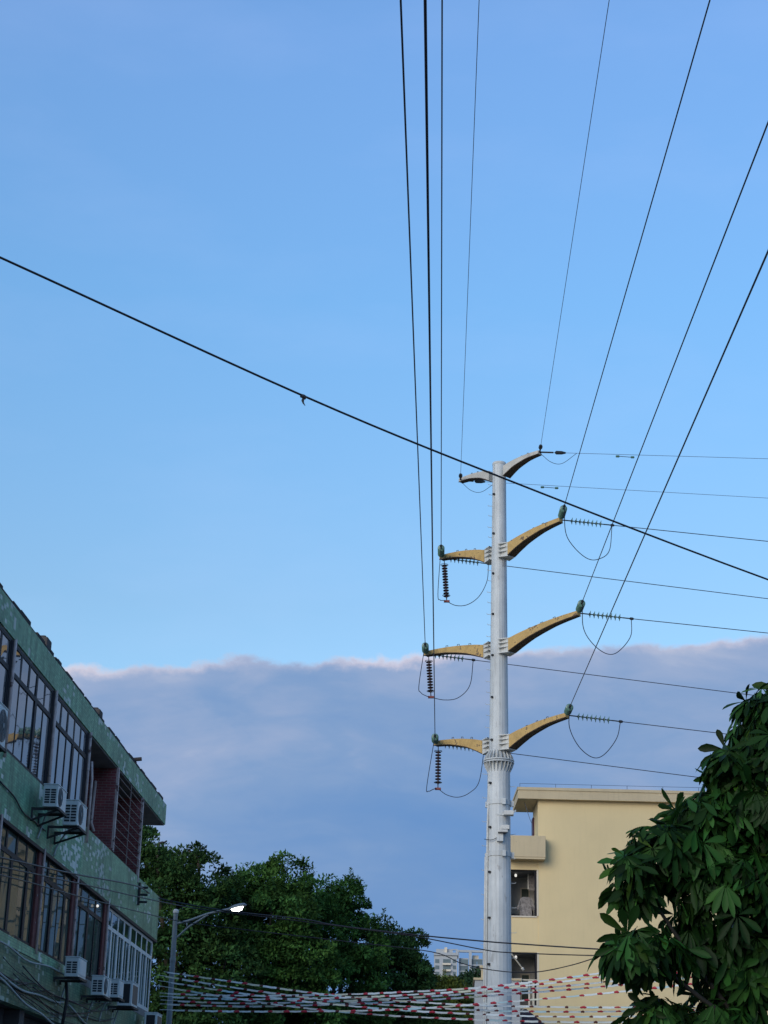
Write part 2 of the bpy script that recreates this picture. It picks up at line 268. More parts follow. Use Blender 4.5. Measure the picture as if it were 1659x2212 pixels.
# ------------------------------------------------------------------ mesh helpers
class MB:
    def __init__(self): self.v = []; self.f = []; self.m = []
    def add(self, vs, fs, mi=0):
        o = len(self.v); self.v += [tuple(map(float, x)) for x in vs]
        for q in fs: self.f.append([i + o for i in q]); self.m.append(mi)
    def box(self, x0, x1, y0, y1, z0, z1, mi=0):
        vs = [(x, y, z) for z in (z0, z1) for y in (y0, y1) for x in (x0, x1)]
        self.add(vs, [(0, 2, 3, 1), (4, 5, 7, 6), (0, 1, 5, 4), (2, 6, 7, 3), (0, 4, 6, 2), (1, 3, 7, 5)], mi)
    def quad(self, a, b, c, d, mi=0): self.add([a, b, c, d], [(0, 1, 2, 3)], mi)
    def tube(self, pts, r, n=8, mi=0, caps=True):
        pts = [Vector(p) for p in pts]; k = len(pts)
        rs = r if isinstance(r, (list, tuple)) else [r] * k
        t0 = (pts[1] - pts[0]).normalized(); up = Vector((0, 0, 1)) if abs(t0.z) < 0.9 else Vector((1, 0, 0))
        u = t0.cross(up).normalized(); rings = []
        for i, p in enumerate(pts):
            t = (pts[min(i + 1, k - 1)] - pts[max(i - 1, 0)]).normalized()
            u = (u - t * u.dot(t)).normalized(); w = t.cross(u)
            rings.append([p + (u * math.cos(2 * math.pi * j / n) + w * math.sin(2 * math.pi * j / n)) * rs[i] for j in range(n)])
        vs = [q for rg in rings for q in rg]; fs = []
        for i in range(k - 1):
            for j in range(n): a = i * n + j; b = i * n + (j + 1) % n; fs.append((a, b, b + n, a + n))
        if caps: fs.append(tuple(range(n))[::-1]); fs.append(tuple(range((k - 1) * n, k * n)))
        self.add(vs, fs, mi)
    def lathe(self, prof, axis_p, axis_d, n=16, mi=0):
        """prof: (radius, distance along axis)"""
        d = Vector(axis_d).normalized(); up = Vector((0, 0, 1)) if abs(d.z) < 0.9 else Vector((1, 0, 0))
        u = d.cross(up).normalized(); w = d.cross(u); p0 = Vector(axis_p); vs = []; fs = []
        for r, s in prof:
            for j in range(n): vs.append(p0 + d * s + (u * math.cos(2 * math.pi * j / n) + w * math.sin(2 * math.pi * j / n)) * max(r, 1e-4))
        for i in range(len(prof) - 1):
            for j in range(n): a = i * n + j; b = i * n + (j + 1) % n; fs.append((a, b, b + n, a + n))
        fs.append(tuple(range(n))[::-1]); fs.append(tuple(range((len(prof) - 1) * n, len(prof) * n)))
        self.add(vs, fs, mi)
    def build(self, name, mats, parent=None, smooth=False, bevel=0):
        me = bpy.data.meshes.new(name); me.from_pydata(self.v, [], self.f); me.update()
        if not isinstance(mats, (list, tuple)): mats = [mats]
        for m in mats: me.materials.append(MT[m] if isinstance(m, str) else m)
        me.polygons.foreach_set('material_index', self.m)
        if smooth: me.polygons.foreach_set('use_smooth', [True] * len(me.polygons))
        o = bpy.data.objects.new(name, me); COL.objects.link(o)
        if parent: o.parent = parent
        if bevel:
            b = o.modifiers.new('bevel', 'BEVEL'); b.width = bevel; b.segments = 2; b.limit_method = 'ANGLE'
        return o
def tag(o, label=None, cat=None, group=None, kind=None):
    if label: o['label'] = label
    if cat: o['category'] = cat
    if group: o['group'] = group
    if kind: o['kind'] = kind
    return o
def empty(name, loc=(0, 0, 0), label=None, cat=None, group=None, rz=0.0):
    o = bpy.data.objects.new(name, None); COL.objects.link(o); o.location = loc; o.rotation_euler = (0, 0, rz)
    o.empty_display_size = 0.3
    return tag(o, label, cat, group)
def shift(mb, loc):
    mb.v = [(x - loc[0], y - loc[1], z - loc[2]) for x, y, z in mb.v]; return mb
def spline(pts, n=8):
    P = [np.array(p, float) for p in pts]; P = [2 * P[0] - P[1]] + P + [2 * P[-1] - P[-2]]; out = []
    for i in range(1, len(P) - 2):
        for k in range(n):
            t = k / n; a, b, c, d = P[i - 1], P[i], P[i + 1], P[i + 2]
            out.append(0.5 * ((2 * b) + (c - a) * t + (2 * a - 5 * b + 4 * c - d) * t * t + (3 * b - a - 3 * c + d) * t ** 3))
    out.append(P[-2]); return out

# ------------------------------------------------------------------ ground
def ground():
    g = MB(); g.quad((-1500, -1500, 0), (1500, -1500, 0), (1500, 1500, 0), (-1500, 1500, 0)); tag(g.build('ground', 'earth'), kind='structure')
    r = MB(); r.box(-5.0, 5.5, -60, 53, -0.3, 0.012); r.box(-200, 200, 53, 60, -0.3, 0.012); tag(r.build('road', 'asphalt'), kind='structure')
    s = MB(); s.box(-8.0, -5.0, -60, 52, -0.3, 0.14); s.box(5.5, 9.0, -60, 52, -0.3, 0.14); s.box(-200, 200, 61, 65, -0.3, 0.14); tag(s.build('sidewalk', 'paving'), kind='structure')
    k = MB()
    for i in range(24): k.box(0.18, 0.32, -50 + i * 4.2, -48 + i * 4.2, 0.013, 0.017)
    tag(k.build('road_marking', 'mark'), kind='structure')
ground()

# ------------------------------------------------------------------ green tiled building on the left
XF = -8.0
BAYS = [20.35, 24.01, 27.67, 31.33, 34.99, 38.65, 42.31, 45.97]
def window(parent, y0, y1, z0, zt, z1, ncol_top, splits, frame, glass, fw=0.06, xin=0.04, tilt=0.012, thick_every=2):
    fr = MB(); gl = MB(); x = XF - xin; d0, d1 = x - 0.03, x + 0.014
    fr.box(d0, d1, y0, y0 + fw, z0, z1); fr.box(d0, d1, y1 - fw, y1, z0, z1)
    fr.box(d0, d1, y0 + fw, y1 - fw, z0, z0 + fw); fr.box(d0, d1, y0 + fw, y1 - fw, z1 - fw, z1)
    fr.box(d0, d1 + 0.006, y0 + fw, y1 - fw, zt - 0.045, zt + 0.045)
    def pane(a, b, c, d):
        e1, e2 = random.uniform(-tilt, tilt), random.uniform(-tilt, tilt)
        gl.quad((x + e1, a, c), (x + e1 + e2, b, c), (x + e2 * 0.5, b, d), (x - e1 * 0.5, a, d))
    w = (y1 - y0) / ncol_top
    for i in range(ncol_top):
        if i: fr.box(d0 + 0.01, d1 - 0.005, y0 + i * w - 0.06, y0 + i * w + 0.06, zt + 0.045, z1 - fw)
        pane(y0 + i * w, y0 + (i + 1) * w, zt, z1)
    w = (y1 - y0) / splits
    for i in range(splits):
        if i:
            t = 0.085 if i % thick_every == 0 else 0.025
            fr.box(d0 + 0.01, d1 + (0.006 if i % thick_every == 0 else -0.004), y0 + i * w - t, y0 + i * w + t, z0 + fw, zt - 0.045)
        pane(y0 + i * w, y0 + (i + 1) * w, z0, zt)
    f = fr.build('window', frame, parent); gl.build('pane', glass, f)
    return f
def green_building():
    B = empty('tiled_building', (XF, 35, 0), 'long green tiled building with peeling tiles and rows of windows on the left', 'building')
    off = Vector((XF, 35, 0))
    def P(mb, name, m, parent=None, **k): 
        return shift(mb, off).build(name, m, parent or B, **k)
    # roof slab and fascia
    a = MB(); a.box(-20, XF, 20, 49.83, 10.565, 11.12); P(a, 'roof', 'tile')
    a = MB(); a.box(-19.9, XF - 0.03, 20.1, 49.78, 10.535, 10.562); P(a, 'soffit', 'plaster')
    a = MB(); y = 20.0
    while y < 49.3:                                           # ragged felt edge on the roof
        l = random.uniform(0.25, 0.9); h = random.uniform(0.06, 0.13)
        a.box(XF - 0.4, XF - random.uniform(0.0, 0.05), y, min(y + l, 49.4), 11.121, 11.12 + h); y += l
    P(a, 'roof_felt', 'roof_dark')
    for (px, py, w, h) in ((100, 1388, 0.40, 0.34), (124, 1418, 0.36, 0.20), (213, 1537, 0.36, 0.30)):
        p = at_x(px, py, XF - 0.15); a = MB(); a.box(XF - 0.45, XF - 0.08, p[1] - w / 2, p[1] + w / 2, 11.125, 11.12 + h)
        a.box(XF - 0.40, XF - 0.14, p[1] - w / 3, p[1] + w / 3, 11.12 + h, 11.17 + h); P(a, 'roof_block', 'plaster_dark', bevel=0.03)
    p = at_x(278, 1623, XF - 0.2); a = MB(); a.tube([(XF - 1.2, p[1] - 0.1, 11.20), (XF - 0.1, p[1], 11.24), (XF + 0.14, p[1] + 0.02, 11.27)], 0.05); P(a, 'drain_pipe', 'roof_dark')
    # parapet bands
    a = MB(); a.box(XF - 0.2, XF, 20, 38.78, 7.37, 8.55); P(a, 'parapet', 'tile_worn')
    a = MB(); a.box(XF - 0.2, XF + 0.004, 38.785, 49.65, 7.37, 8.55); a.box(-14, XF - 0.2, 49.45, 49.65, 7.37, 8.55); P(a, 'parapet', 'tile')
    a = MB(); a.box(XF - 0.2, XF - 0.005, 20, 49.30, 4.35, 5.30); a.box(-14, XF - 0.2, 49.1, 49.30, 4.35, 5.30); P(a, 'parapet', 'tile_dark')
    a = MB(); a.box(XF - 0.2, XF + 0.01, 20, 38.5, 5.305, 5.49); P(a, 'sill_band', 'tile')
    a = MB(); a.box(XF - 0.2, XF + 0.0, 38.505, 49.2, 5.305, 5.47); P(a, 'sill_band', 'plaster')
    # body behind the windows and the floor slabs
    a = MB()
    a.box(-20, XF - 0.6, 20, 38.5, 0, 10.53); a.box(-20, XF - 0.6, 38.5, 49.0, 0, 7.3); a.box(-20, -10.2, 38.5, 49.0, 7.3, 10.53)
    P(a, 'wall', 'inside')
    a = MB(); a.box(-19, XF - 0.21, 20.1, 49.4, 7.372, 7.50); a.box(-19, XF - 0.21, 20.1, 49.05, 4.352, 4.5); P(a, 'floor_slab', 'plaster_dark')
    a = MB(); a.box(-10.1, XF - 0.02, 38.68, 38.72, 8.55, 10.53); P(a, 'wall', 'plaster_dark')
    for y in (42.31, 45.97):                                  # brick cross walls of the open gallery
        a = MB(); a.box(-10.15, XF - 0.03, y - 0.06, y + 0.12, 7.51, 10.53); P(a, 'brick_wall', 'brick')
    a = MB(); a.box(-10.15, -10.05, 38.75, 49, 7.51, 10.53); P(a, 'brick_wall', 'brick')
    # upper windows
    for i in range(5):
        window_y0, window_y1 = BAYS[i] + 0.13 if i else 20.1, BAYS[i + 1] - 0.10
        f = window(B, window_y0, window_y1, 8.56, 9.98, 10.53, 5, 5, 'bronze', 'glass', tilt=0.006, thick_every=3)
        f.location = -off
    for y in BAYS[1:6]:
        a = MB(); a.box(XF - 0.15, XF - 0.015, y - 0.10, y + 0.13, 8.551, 10.53); P(a, 'pilaster', 'bronze')
        a = MB(); a.tube([(XF + 0.02, y + 0.02, 8.4), (XF + 0.02, y + 0.03, 9.5), (XF + 0.02, y + 0.02, 10.56)], 0.03); P(a, 'corner_pipe', 'pilaster', smooth=True)
    for y in (42.31, 45.97):
        a = MB(); a.box(XF - 0.05, XF + 0.03, y - 0.045, y + 0.045, 8.4 if y > 44 else 8.552, 10.56); P(a, 'corner_trim', 'pilaster', bevel=0.01)
    # things fixed in the first open bay
    a = MB(); a.tube([(XF - 0.5, 42.15, 10.2), (XF - 0.52, 42.12, 9.2), (XF - 0.45, 42.15, 9.0)], 0.04); P(a, 'hanging_pipe', 'pilaster', smooth=True)
    a = MB(); a.tube([(XF + 0.05, 39.0, 8.2), (XF + 0.05, 39.02, 9.6), (XF + 0.0, 39.1, 10.0)], 0.03); P(a, 'drain_pipe', 'pilaster', smooth=True)
    a = MB()
    for k in range(9):
        z = 8.75 + k * 0.2; a.tube([(XF + 0.01, 42.36, z), (XF + 0.01, 45.92, z)], 0.013, 6)
    a.tube([(XF + 0.012, 44.1, 8.55), (XF + 0.012, 44.1, 10.53)], 0.018, 6)
    P(a, 'security_grille', 'rust')
    # lower windows
    for (y0, y1, n, s, m) in ((20.2, 24.0, 4, 5, 'bronze'), (24.3, 27.6, 4, 5, 'bronze'), (27.9, 31.2, 4, 5, 'bronze'), (31.5, 34.75, 4, 5, 'bronze'), (35.15, 38.2, 4, 5, 'bronze'), (38.45, 41.85, 4, 4, 'bronze')):
        f = window(B, y0, y1, 5.495, 6.90, 7.36, n, s, m, 'glass_low', tilt=0.014); f.location = -off
    for y in (24.15, 27.75, 31.35, 34.95, 38.32, 42.0):
        a = MB(); a.box(XF - 0.15, XF + 0.015, y - 0.17, y + 0.17, 5.491, 7.368); P(a, 'pilaster', 'pil_red', bevel=0.015)
        a = MB(); a.tube([(XF + 0.05, y + 0.10, 5.4), (XF + 0.05, y + 0.12, 6.4), (XF + 0.05, y + 0.10, 7.4)], 0.025); P(a, 'corner_pipe', 'pilaster', smooth=True)
    for (y0, y1, ny) in ((42.2, 45.6, 4), (45.65, 49.1, 4)):
        f = window(B, y0, y1, 5.475, 6.86, 7.33, ny, ny * 2, 'alu', 'glass_alu', fw=0.09, xin=0.03, tilt=0.01, thick_every=2); f.location = -off
    a = MB()
    for k in range(8): a.tube([(XF - 0.06, 47.0, 5.6 + k * 0.13), (XF - 0.06, 49.0, 5.6 + k * 0.13)], 0.012, 6)
    P(a, 'window_blind', 'alu')
    a = MB(); a.box(XF - 0.2, XF - 0.04, 49.12, 49.30, 5.31, 7.36); P(a, 'pilaster', 'pilaster')
    # eave line under each band, ground-floor shop front in shade
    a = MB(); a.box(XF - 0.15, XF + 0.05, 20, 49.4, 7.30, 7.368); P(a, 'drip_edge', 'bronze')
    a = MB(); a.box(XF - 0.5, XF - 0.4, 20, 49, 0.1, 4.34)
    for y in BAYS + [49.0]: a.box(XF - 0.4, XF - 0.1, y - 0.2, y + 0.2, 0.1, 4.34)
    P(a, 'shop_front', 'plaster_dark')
    # cable bracket at the corner
    q = at_x(299.5, 1931, XF + 0.02); a = MB(); a.box(XF + 0.005, XF + 0.06, q[1] - 0.05, q[1] + 0.05, q[2] - 0.28, q[2] + 0.28)
    for dz in (-0.2, -0.02, 0.16): a.tube([(XF + 0.03, q[1], q[2] + dz), (XF + 0.25, q[1], q[2] + dz)], 0.03, 8)
    P(a, 'cable_bracket', 'steel_dark')
    a = MB(); q = at_x(212, 1957, XF + 0.03); a.lathe([(0.01, 0), (0.03, 0.01), (0.034, 0.03), (0.02, 0.05), (0.01, 0.055)], (XF - 0.01, q[1], q[2]), (1, 0, 0), 12); P(a, 'bulkhead_light', 'globe', smooth=True)
green_building()

# ------------------------------------------------------------------ air conditioners
def air_conditioner(px, py0, py1, style, label, w=0.80, dep=0.28, gap=0.22, brace=False):
    """px,py0/py1: outer top / bottom corner of the side face seen in the photograph"""
    x1 = XF + gap + dep
    p0, p1 = at_x(px, py0, x1 - dep), at_x(px, py1, x1 - dep); y0 = (p0[1] + p1[1]) / 2; z1 = p0[2]; z0 = p1[2]
    h = z1 - z0; x0 = XF + gap
    o = empty('air_conditioner', (x0, y0, z0), label, 'air conditioner', 'air conditioner units on the tiled building')
    b = MB(); b.box(0, dep, 0, w, 0, h - 0.025); b.box(-0.01, dep + 0.01, -0.01, w + 0.01, h - 0.025, h); b.build('casing', 'white_paint', o, bevel=0.012)
    if style in ('fan', 'plain', 'double'):
        v = MB(); rows = 8 if h > 0.6 else (6 if style == 'fan' else 5)
        for c in range(2):
            for r in range(rows):
                cw = (dep - 0.09) / 2; xx = 0.035 + c * (cw + 0.02); rh = (h - 0.16) / rows; zz = 0.07 + r * rh
                v.box(xx, xx + cw, -0.004, 0.004, zz, zz + rh * 0.68)
        v.build('side_vent', 'black', o)
    else:
        v = MB(); v.box(0.05, dep - 0.05, -0.004, 0.004, 0.06, h - 0.07); v.build('side_vent', 'black', o)
    if style in ('fan', 'double'):
        rad = min(h * 0.40, 0.27); g = MB(); cy = rad + 0.06
        g.lathe([(rad, 0), (rad, 0.012), (rad * 0.93, 0.012)], (dep, cy, h * 0.5), (1, 0, 0), 28); g.build('fan', 'fan', o)
        g = MB()
        for k in range(1, 6): 
            rr = rad * k / 6; g.tube([(dep + 0.018, cy + rr * math.cos(t), h * 0.5 + rr * math.sin(t)) for t in np.linspace(0, 2 * math.pi, 25)], 0.003, 4)
        for k in range(8):
            t = k * math.pi / 4; g.tube([(dep + 0.018, cy, h * 0.5), (dep + 0.018, cy + rad * 0.97 * math.cos(t), h * 0.5 + rad * 0.97 * math.sin(t))], 0.003, 4)
        g.lathe([(0.05, 0), (0.045, 0.014)], (dep + 0.012, cy, h * 0.5), (1, 0, 0), 14)
        g.build('fan_grille', 'lamp_pole', o)
    elif style == 'mesh':
        g = MB(); g.box(dep - 0.002, dep + 0.006, 0.07, w - 0.07, 0.06, h - 0.08); g.build('front_grille', 'fan', o)
    else:
        g = MB(); g.box(dep, dep + 0.012, 0.06, w - 0.06, 0.05, h - 0.06); g.build('front_panel', 'white_paint', o, bevel=0.006)
    if style == 'double':
        g = MB(); g.box(dep, dep + 0.014, w * 0.72, w - 0.03, 0.04, h - 0.05); g.build('front_panel', 'white_paint', o)
    k = MB()
    for yy in (0.08, w - 0.12):
        k.box(-gap - 0.01, dep + 0.04, yy, yy + 0.04, -0.05, -0.002); k.box(-gap - 0.01, -gap + 0.03, yy, yy + 0.04, -0.26 if brace else -0.1, -0.05)
        if brace: k.tube([(-gap + 0.02, yy + 0.02, -0.24), (dep, yy + 0.02, -0.04)], 0.022, 6)
    k.box(dep, dep + 0.04, 0.0, w, -0.05, -0.004)
    k.build('bracket', 'steel_dark', o)
    t = MB(); t.tube(spline([(0.05, w * 0.9, 0.1), (-0.1, w + 0.05, 0.0), (-gap + 0.04, w + 0.08, -0.25), (-gap + 0.04, w * 0.8, -0.5)], 6), 0.02, 6); t.build('hose', 'cable_pale', o, smooth=True)
    return o
air_conditioner(-44, 1508, 1606, 'fan', 'air conditioner cut by the left picture edge, its fan in front of the upper windows', w=0.62, dep=0.30)
air_conditioner(93, 1690, 1744, 'fan', 'left one of the two fan air conditioners under the upper windows, hung higher', w=0.80, brace=True)
air_conditioner(136, 1724, 1784, 'fan', 'right one of the two fan air conditioners under the upper windows, the larger and lower', w=0.86, dep=0.30, gap=0.30, brace=True)
air_conditioner(140, 2064, 2110, 'plain', 'air conditioner with plain white front below the lower windows, alone on its bracket', w=0.80)
air_conditioner(197, 2105, 2150, 'double', 'white air conditioner with slotted side and half hidden fan, left of the dark panelled one', w=0.84, dep=0.27)
air_conditioner(232, 2113, 2155, 'plain', 'plain fronted air conditioner squeezed behind the one with the slotted side', w=0.60, dep=0.26, gap=0.26)
air_conditioner(254, 2117, 2173, 'mesh', 'air conditioner with dark mesh side and front under the white framed windows', w=0.82, dep=0.34)
air_conditioner(311, 2185, 2240, 'mesh', 'lowest air conditioner with dark panels at the end corner, cut by the bottom edge', w=0.80, dep=0.32)

# ------------------------------------------------------------------ cables drooping along the tiled wall
def wire(name, pts, r, m, label, cat, group=None, n=6):
    loc = [float(c) for c in pts[0]]
    a = MB(); a.tube(pts, r, n); shift(a, loc); o = a.build(name, m, smooth=True); o.location = loc
    return tag(o, label, cat, group)
def wall_cables():
    specs = [(30, 5.34, 37.6, 5.30, 0.10, 'p', 0.018), (30, 4.98, 38.0, 4.78, 0.22, 'p', 0.022), (30.5, 4.9, 37.8, 4.25, 0.12, 'p', 0.02), (38.5, 4.72, 47.5, 4.6, 0.2, 'p', 0.022)]
    for i in range(12):
        y0 = random.uniform(29, 35); y1 = y0 + random.uniform(4, 12)
        specs.append((y0, random.uniform(4.6, 5.3), y1, random.uniform(4.5, 5.25), random.uniform(0.05, 0.4), 'd', random.uniform(0.008, 0.016)))
    for (y0, z0, y1, z1, sag, k, r) in specs:
        y1 = min(y1, 49); x = XF + random.uniform(0.02, 0.10); pts = []
        w1, w2 = random.uniform(0, 6), random.uniform(0, 6)
        for t in np.linspace(0, 1, 18):
            pts.append((x + 0.02 * math.sin(9 * t + w1), y0 + (y1 - y0) * t, z0 + (z1 - z0) * t - sag * 4 * t * (1 - t) + 0.03 * math.sin(14 * t + w2)))
        if k == 'p': wire('wall_cable', pts, r, 'cable_pale', 'pale cable sagging along the lowest dark green tiled band', 'cable', 'pale cables on the lowest green band')
        else: wire('wall_cable', pts, r, 'cable', 'black cable sagging along the lowest dark green tiled band', 'cable', 'black cables on the lowest green band')
wall_cables()
_p = at_x(150, 2140, XF + 0.2)
wire('wall_cable', [(XF + 0.12, _p[1], 5.15), (XF + 0.16, _p[1] + 0.03, 4.8), (XF + 0.1, _p[1], 4.2)], 0.035, 'steel_dark', 'thick taped bundle hanging straight down below the plain fronted air conditioner', 'cable bundle')
_p = at_x(60, 1700, XF + 0.04)
wire('wall_cable', spline([at_x(0, 1688, XF + .03), at_x(30, 1720, XF + .03), at_x(50, 1755, XF + .03), at_x(75, 1775, XF + .03), at_x(98, 1795, XF + .03)], 6), 0.016, 'cable', 'black cable curving across the worn tiles left of the upper air conditioners', 'cable')

# ------------------------------------------------------------------ power pole
PX, PY = 1.575, 63.0
Z_FL = 15.35
def pole_r(z):
    return np.interp(z, [0, 6.4, 11.2, 14.9, 15.0, 16.1, 21.3, 26.69], [0.50, 0.46, 0.425, 0.40, 0.345, 0.33, 0.278, 0.245])
TIPS = {}
def power_pole():
    O = empty('power_pole', (PX, PY, 0), 'tall pale grey steel pole with curved yellow arms before the yellow building', 'power pole')
    for (z0, z1) in ((0, Z_FL), (Z_FL, 26.62)):
        a = MB(); zs = list(np.linspace(z0, z1, 10))
        a.lathe([(float(np.interp(z, [0, 15.35], [0.50, 0.395]) if z1 == Z_FL else np.interp(z, [15.35, 26.69], [0.345, 0.248])), z) for z in zs], (0, 0, 0), (0, 0, 1), 20)
        a.build('shaft', 'pole', O)
    a = MB(); a.lathe([(0.256, 26.62), (0.262, 26.66), (0.25, 26.72), (0.1, 26.75)], (0, 0, 0), (0, 0, 1), 20); a.build('top_cap', 'pole_white', O)
    # flange with stiffening ribs
    a = MB(); a.lathe([(0.40, -0.05), (0.545, -0.05), (0.545, -0.005), (0.40, -0.005)], (0, 0, Z_FL), (0, 0, 1), 28); a.lathe([(0.34, 0.02), (0.545, 0.02), (0.545, 0.065), (0.34, 0.065)], (0, 0, Z_FL), (0, 0, 1), 28)
    for k in range(22):
        t = 2 * math.pi * k / 22; c, s = math.cos(t), math.sin(t); u = Vector((c, s, 0)); v = Vector((-s, c, 0)) * 0.012
        for (zz0, zz1, rb) in ((0.065, 0.42, 0.335), (-0.05, -0.40, 0.39)):
            q = [u * rb + Vector((0, 0, Z_FL + zz0)), u * 0.53 + Vector((0, 0, Z_FL + zz0)), u * 0.50 + Vector((0, 0, Z_FL + zz0 + (zz1 - zz0) * 0.35)), u * rb + Vector((0, 0, Z_FL + zz1))]
            vs = [p - v for p in q] + [p + v for p in q]; a.add(vs, [(0, 1, 2, 3), (7, 6, 5, 4), (0, 4, 5, 1), (1, 5, 6, 2), (2, 6, 7, 3)])
    a.build('flange', 'pole', O)
    # arms
    A = math.radians(-45.5); ca, sa = math.cos(A), math.sin(A)
    for (key, half, zt, zr, th0, th1, grey) in (('e', 2.063, 26.58, 26.46, 0.40, 0.14, True), ('t', 3.07, 23.71, 23.38, 0.48, 0.16, False), ('m', 3.85, 20.07, 19.74, 0.48, 0.16, False), ('b', 3.26, 16.54, 16.21, 0.48, 0.16, False)):
        for side, sg in (('R', 1), ('L', -1)):
            d = Vector((ca * sg, sa * sg, 0)); n = Vector((-d.y, d.x, 0)); r0 = float(pole_r(zr)) + (0.12 if grey else 0.34); a = MB(); u_ = MB(); K = 16
            top, bot, wd = [], [], []
            for i in range(K + 1):
                t = i / K; s = r0 + (half - r0) * t
                rise = np.interp(t, [0, 0.13, 0.27, 0.43, 0.6, 0.8, 1], [0, 0.09, 0.165, 0.24, 0.30, 0.35, zt + 0.05 - zr]) if not grey else np.interp(t, [0, 0.13, 0.27, 0.43, 0.6, 0.8, 1], [0, 0.06, 0.105, 0.14, 0.165, 0.175, zt + 0.05 - zr])
                th = np.interp(t, [0, 0.3, 0.65, 1], [th0, th0 * 0.64, th0 * 0.42, th1]); w = 0.185 * (1 - t) + 0.09 * t
                top.append(d * s + Vector((0, 0, zr + rise))); bot.append(d * s + Vector((0, 0, zr + rise - th))); wd.append(w)
            vs = []
            for i in range(K + 1): vs += [top[i] - n * wd[i], top[i] + n * wd[i], bot[i] + n * wd[i], bot[i] - n * wd[i]]
            fs_side, fs_un = [], []
            for i in range(K):
                o = i * 4
                fs_side += [(o, o + 4, o + 5, o + 1), (o + 1, o + 5, o + 6, o + 2), (o + 3, o + 7, o + 4, o)]; fs_un.append((o + 2, o + 6, o + 7, o + 3))
            a.add(vs, fs_side + [(0, 1, 2, 3), (K * 4 + 3, K * 4 + 2, K * 4 + 1, K * 4)], 0)
            oo = len(a.v) - len(vs)
            for q in fs_un: a.f.append([i + oo for i in q]); a.m.append(1)  # downward faces get the brown that carries painted shade
            arm = a.build('cross_arm', ['arm_grey' if grey else 'arm', 'arm_under_shade'], O)
            # flanges of the box girder along the lower edge
            e = MB()
            for sgn in (1, -1): e.tube([bot[i] + n * wd[i] * sgn for i in range(K + 1)], 0.018, 5)
            for i in (4, 7, 10): e.tube([top[i] + Vector((0, 0, 0.0)), top[i] + Vector((0, 0, 0.09)), (top[i] + top[i + 1]) / 2 + Vector((0, 0, 0.09)), (top[i] + top[i + 1]) / 2], 0.012, 5)
            e.build('edge_rail', 'arm_under_shade', arm)
            if not grey:
                b = MB(); zr0 = zr - th0
                for (zz, hh) in ((zr0 - 0.03, 0.03), (zr0 + th0 * 0.36, 0.025), (zr0 + th0 * 0.7, 0.025), (zr, 0.03)):
                    rr = float(pole_r(zr)) - 0.05
                    q = [d * rr - n * 0.32, d * r0 - n * 0.165, d * r0 + n * 0.165, d * rr + n * 0.32]
                    b.add([p + Vector((0, 0, zz)) for p in q] + [p + Vector((0, 0, zz + hh)) for p in q], [(3, 2, 1, 0), (4, 5, 6, 7), (0, 1, 5, 4), (1, 2, 6, 5), (2, 3, 7, 6)])
                q = [d * (float(pole_r(zr)) - 0.06) - n * 0.16, d * (r0 - 0.003) - n * 0.16, d * (r0 - 0.003) + n * 0.16, d * (float(pole_r(zr)) - 0.06) + n * 0.16]
                b.add([p + Vector((0, 0, zr0 + 0.002)) for p in q] + [p + Vector((0, 0, zr - 0.002)) for p in q], [(0, 1, 5, 4), (1, 2, 6, 5), (2, 3, 7, 6)])
                b.build('arm_bracket', 'pole_white', arm)
            TIPS[key + side] = np.array([PX + d.x * half, PY + d.y * half, zt])
    # clamp bands
    for z in (13.9, 12.1):
        a = MB(); r = float(pole_r(z)) + 0.012; a.lathe([(r - 0.02, -0.09), (r + 0.012, -0.09), (r + 0.012, 0.09), (r - 0.02, 0.09)], (0, 0, z), (0, 0, 1), 20)
        for t in (0.0, 2.6, -1.2): a.box((r + 0.05) * math.cos(t) - 0.06, (r + 0.05) * math.cos(t) + 0.06, (r + 0.05) * math.sin(t) - 0.05, (r + 0.05) * math.sin(t) + 0.05, z - 0.12, z + 0.08)
        a.build('clamp_band', 'pole', O)
    # step bolts and cable guide along the left side
    bolt = MB(); bolt.tube([(0, 0, 0), (-0.16, 0, 0), (-0.18, 0, 0.035)], 0.010, 5); first = bolt.build('step_bolt', 'pole', O)
    z = 6.5; i = 0
    while z < 26.3:
        o = first if i == 0 else first.copy()
        if i: COL.objects.link(o); o.parent = O
        a_ = (math.pi + 0.15) if i % 2 == 0 else (-0.05 if z < 15 else math.pi + 0.35)
        r = float(pole_r(z)) - 0.01; o.location = (r * math.cos(a_), r * math.sin(a_), z); o.rotation_euler = (0, 0, a_ - math.pi); z += 0.42; i += 1
    a = MB(); zs = np.linspace(1, 15.0, 8); t = math.radians(207)
    a.tube([((pole_r(z) + 0.03) * math.cos(t), (pole_r(z) + 0.03) * math.sin(t), z) for z in zs], 0.035, 8); a.build('conduit', 'pole_white', O, smooth=True)
    t = math.radians(190); a = MB(); a.tube([((np.interp(z, [0, 15.35], [0.5, 0.395]) + 0.04) * math.cos(t), (np.interp(z, [0, 15.35], [0.5, 0.395]) + 0.04) * math.sin(t), z) for z in np.linspace(1, 12.0, 8)], 0.045, 8); a.build('conduit', 'pole_white', O, smooth=True)
    t = math.radians(220); a = MB(); a.tube([((pole_r(z) + 0.012) * math.cos(t), (pole_r(z) + 0.012) * math.sin(t), z) for z in np.linspace(15.6, 26.6, 10)], 0.016, 6); a.build('earth_strip', 'pole', O)
    t = math.radians(225); cl = None
    for k, z in enumerate(np.arange(6.8, 26.4, 1.55)):
        if abs(z - 15.35) < 0.5: continue
        if cl is None: c = MB(); c.box(-0.05, 0.05, -0.04, 0.04, -0.035, 0.035); cl = o = c.build('clip', 'steel_dark', O, bevel=0.01)
        else: o = cl.copy(); COL.objects.link(o); o.parent = O
        r = float(pole_r(z)) + 0.03; o.location = (r * math.cos(t), r * math.sin(t), z); o.rotation_euler = (0, 0, t)
    return O
power_pole()

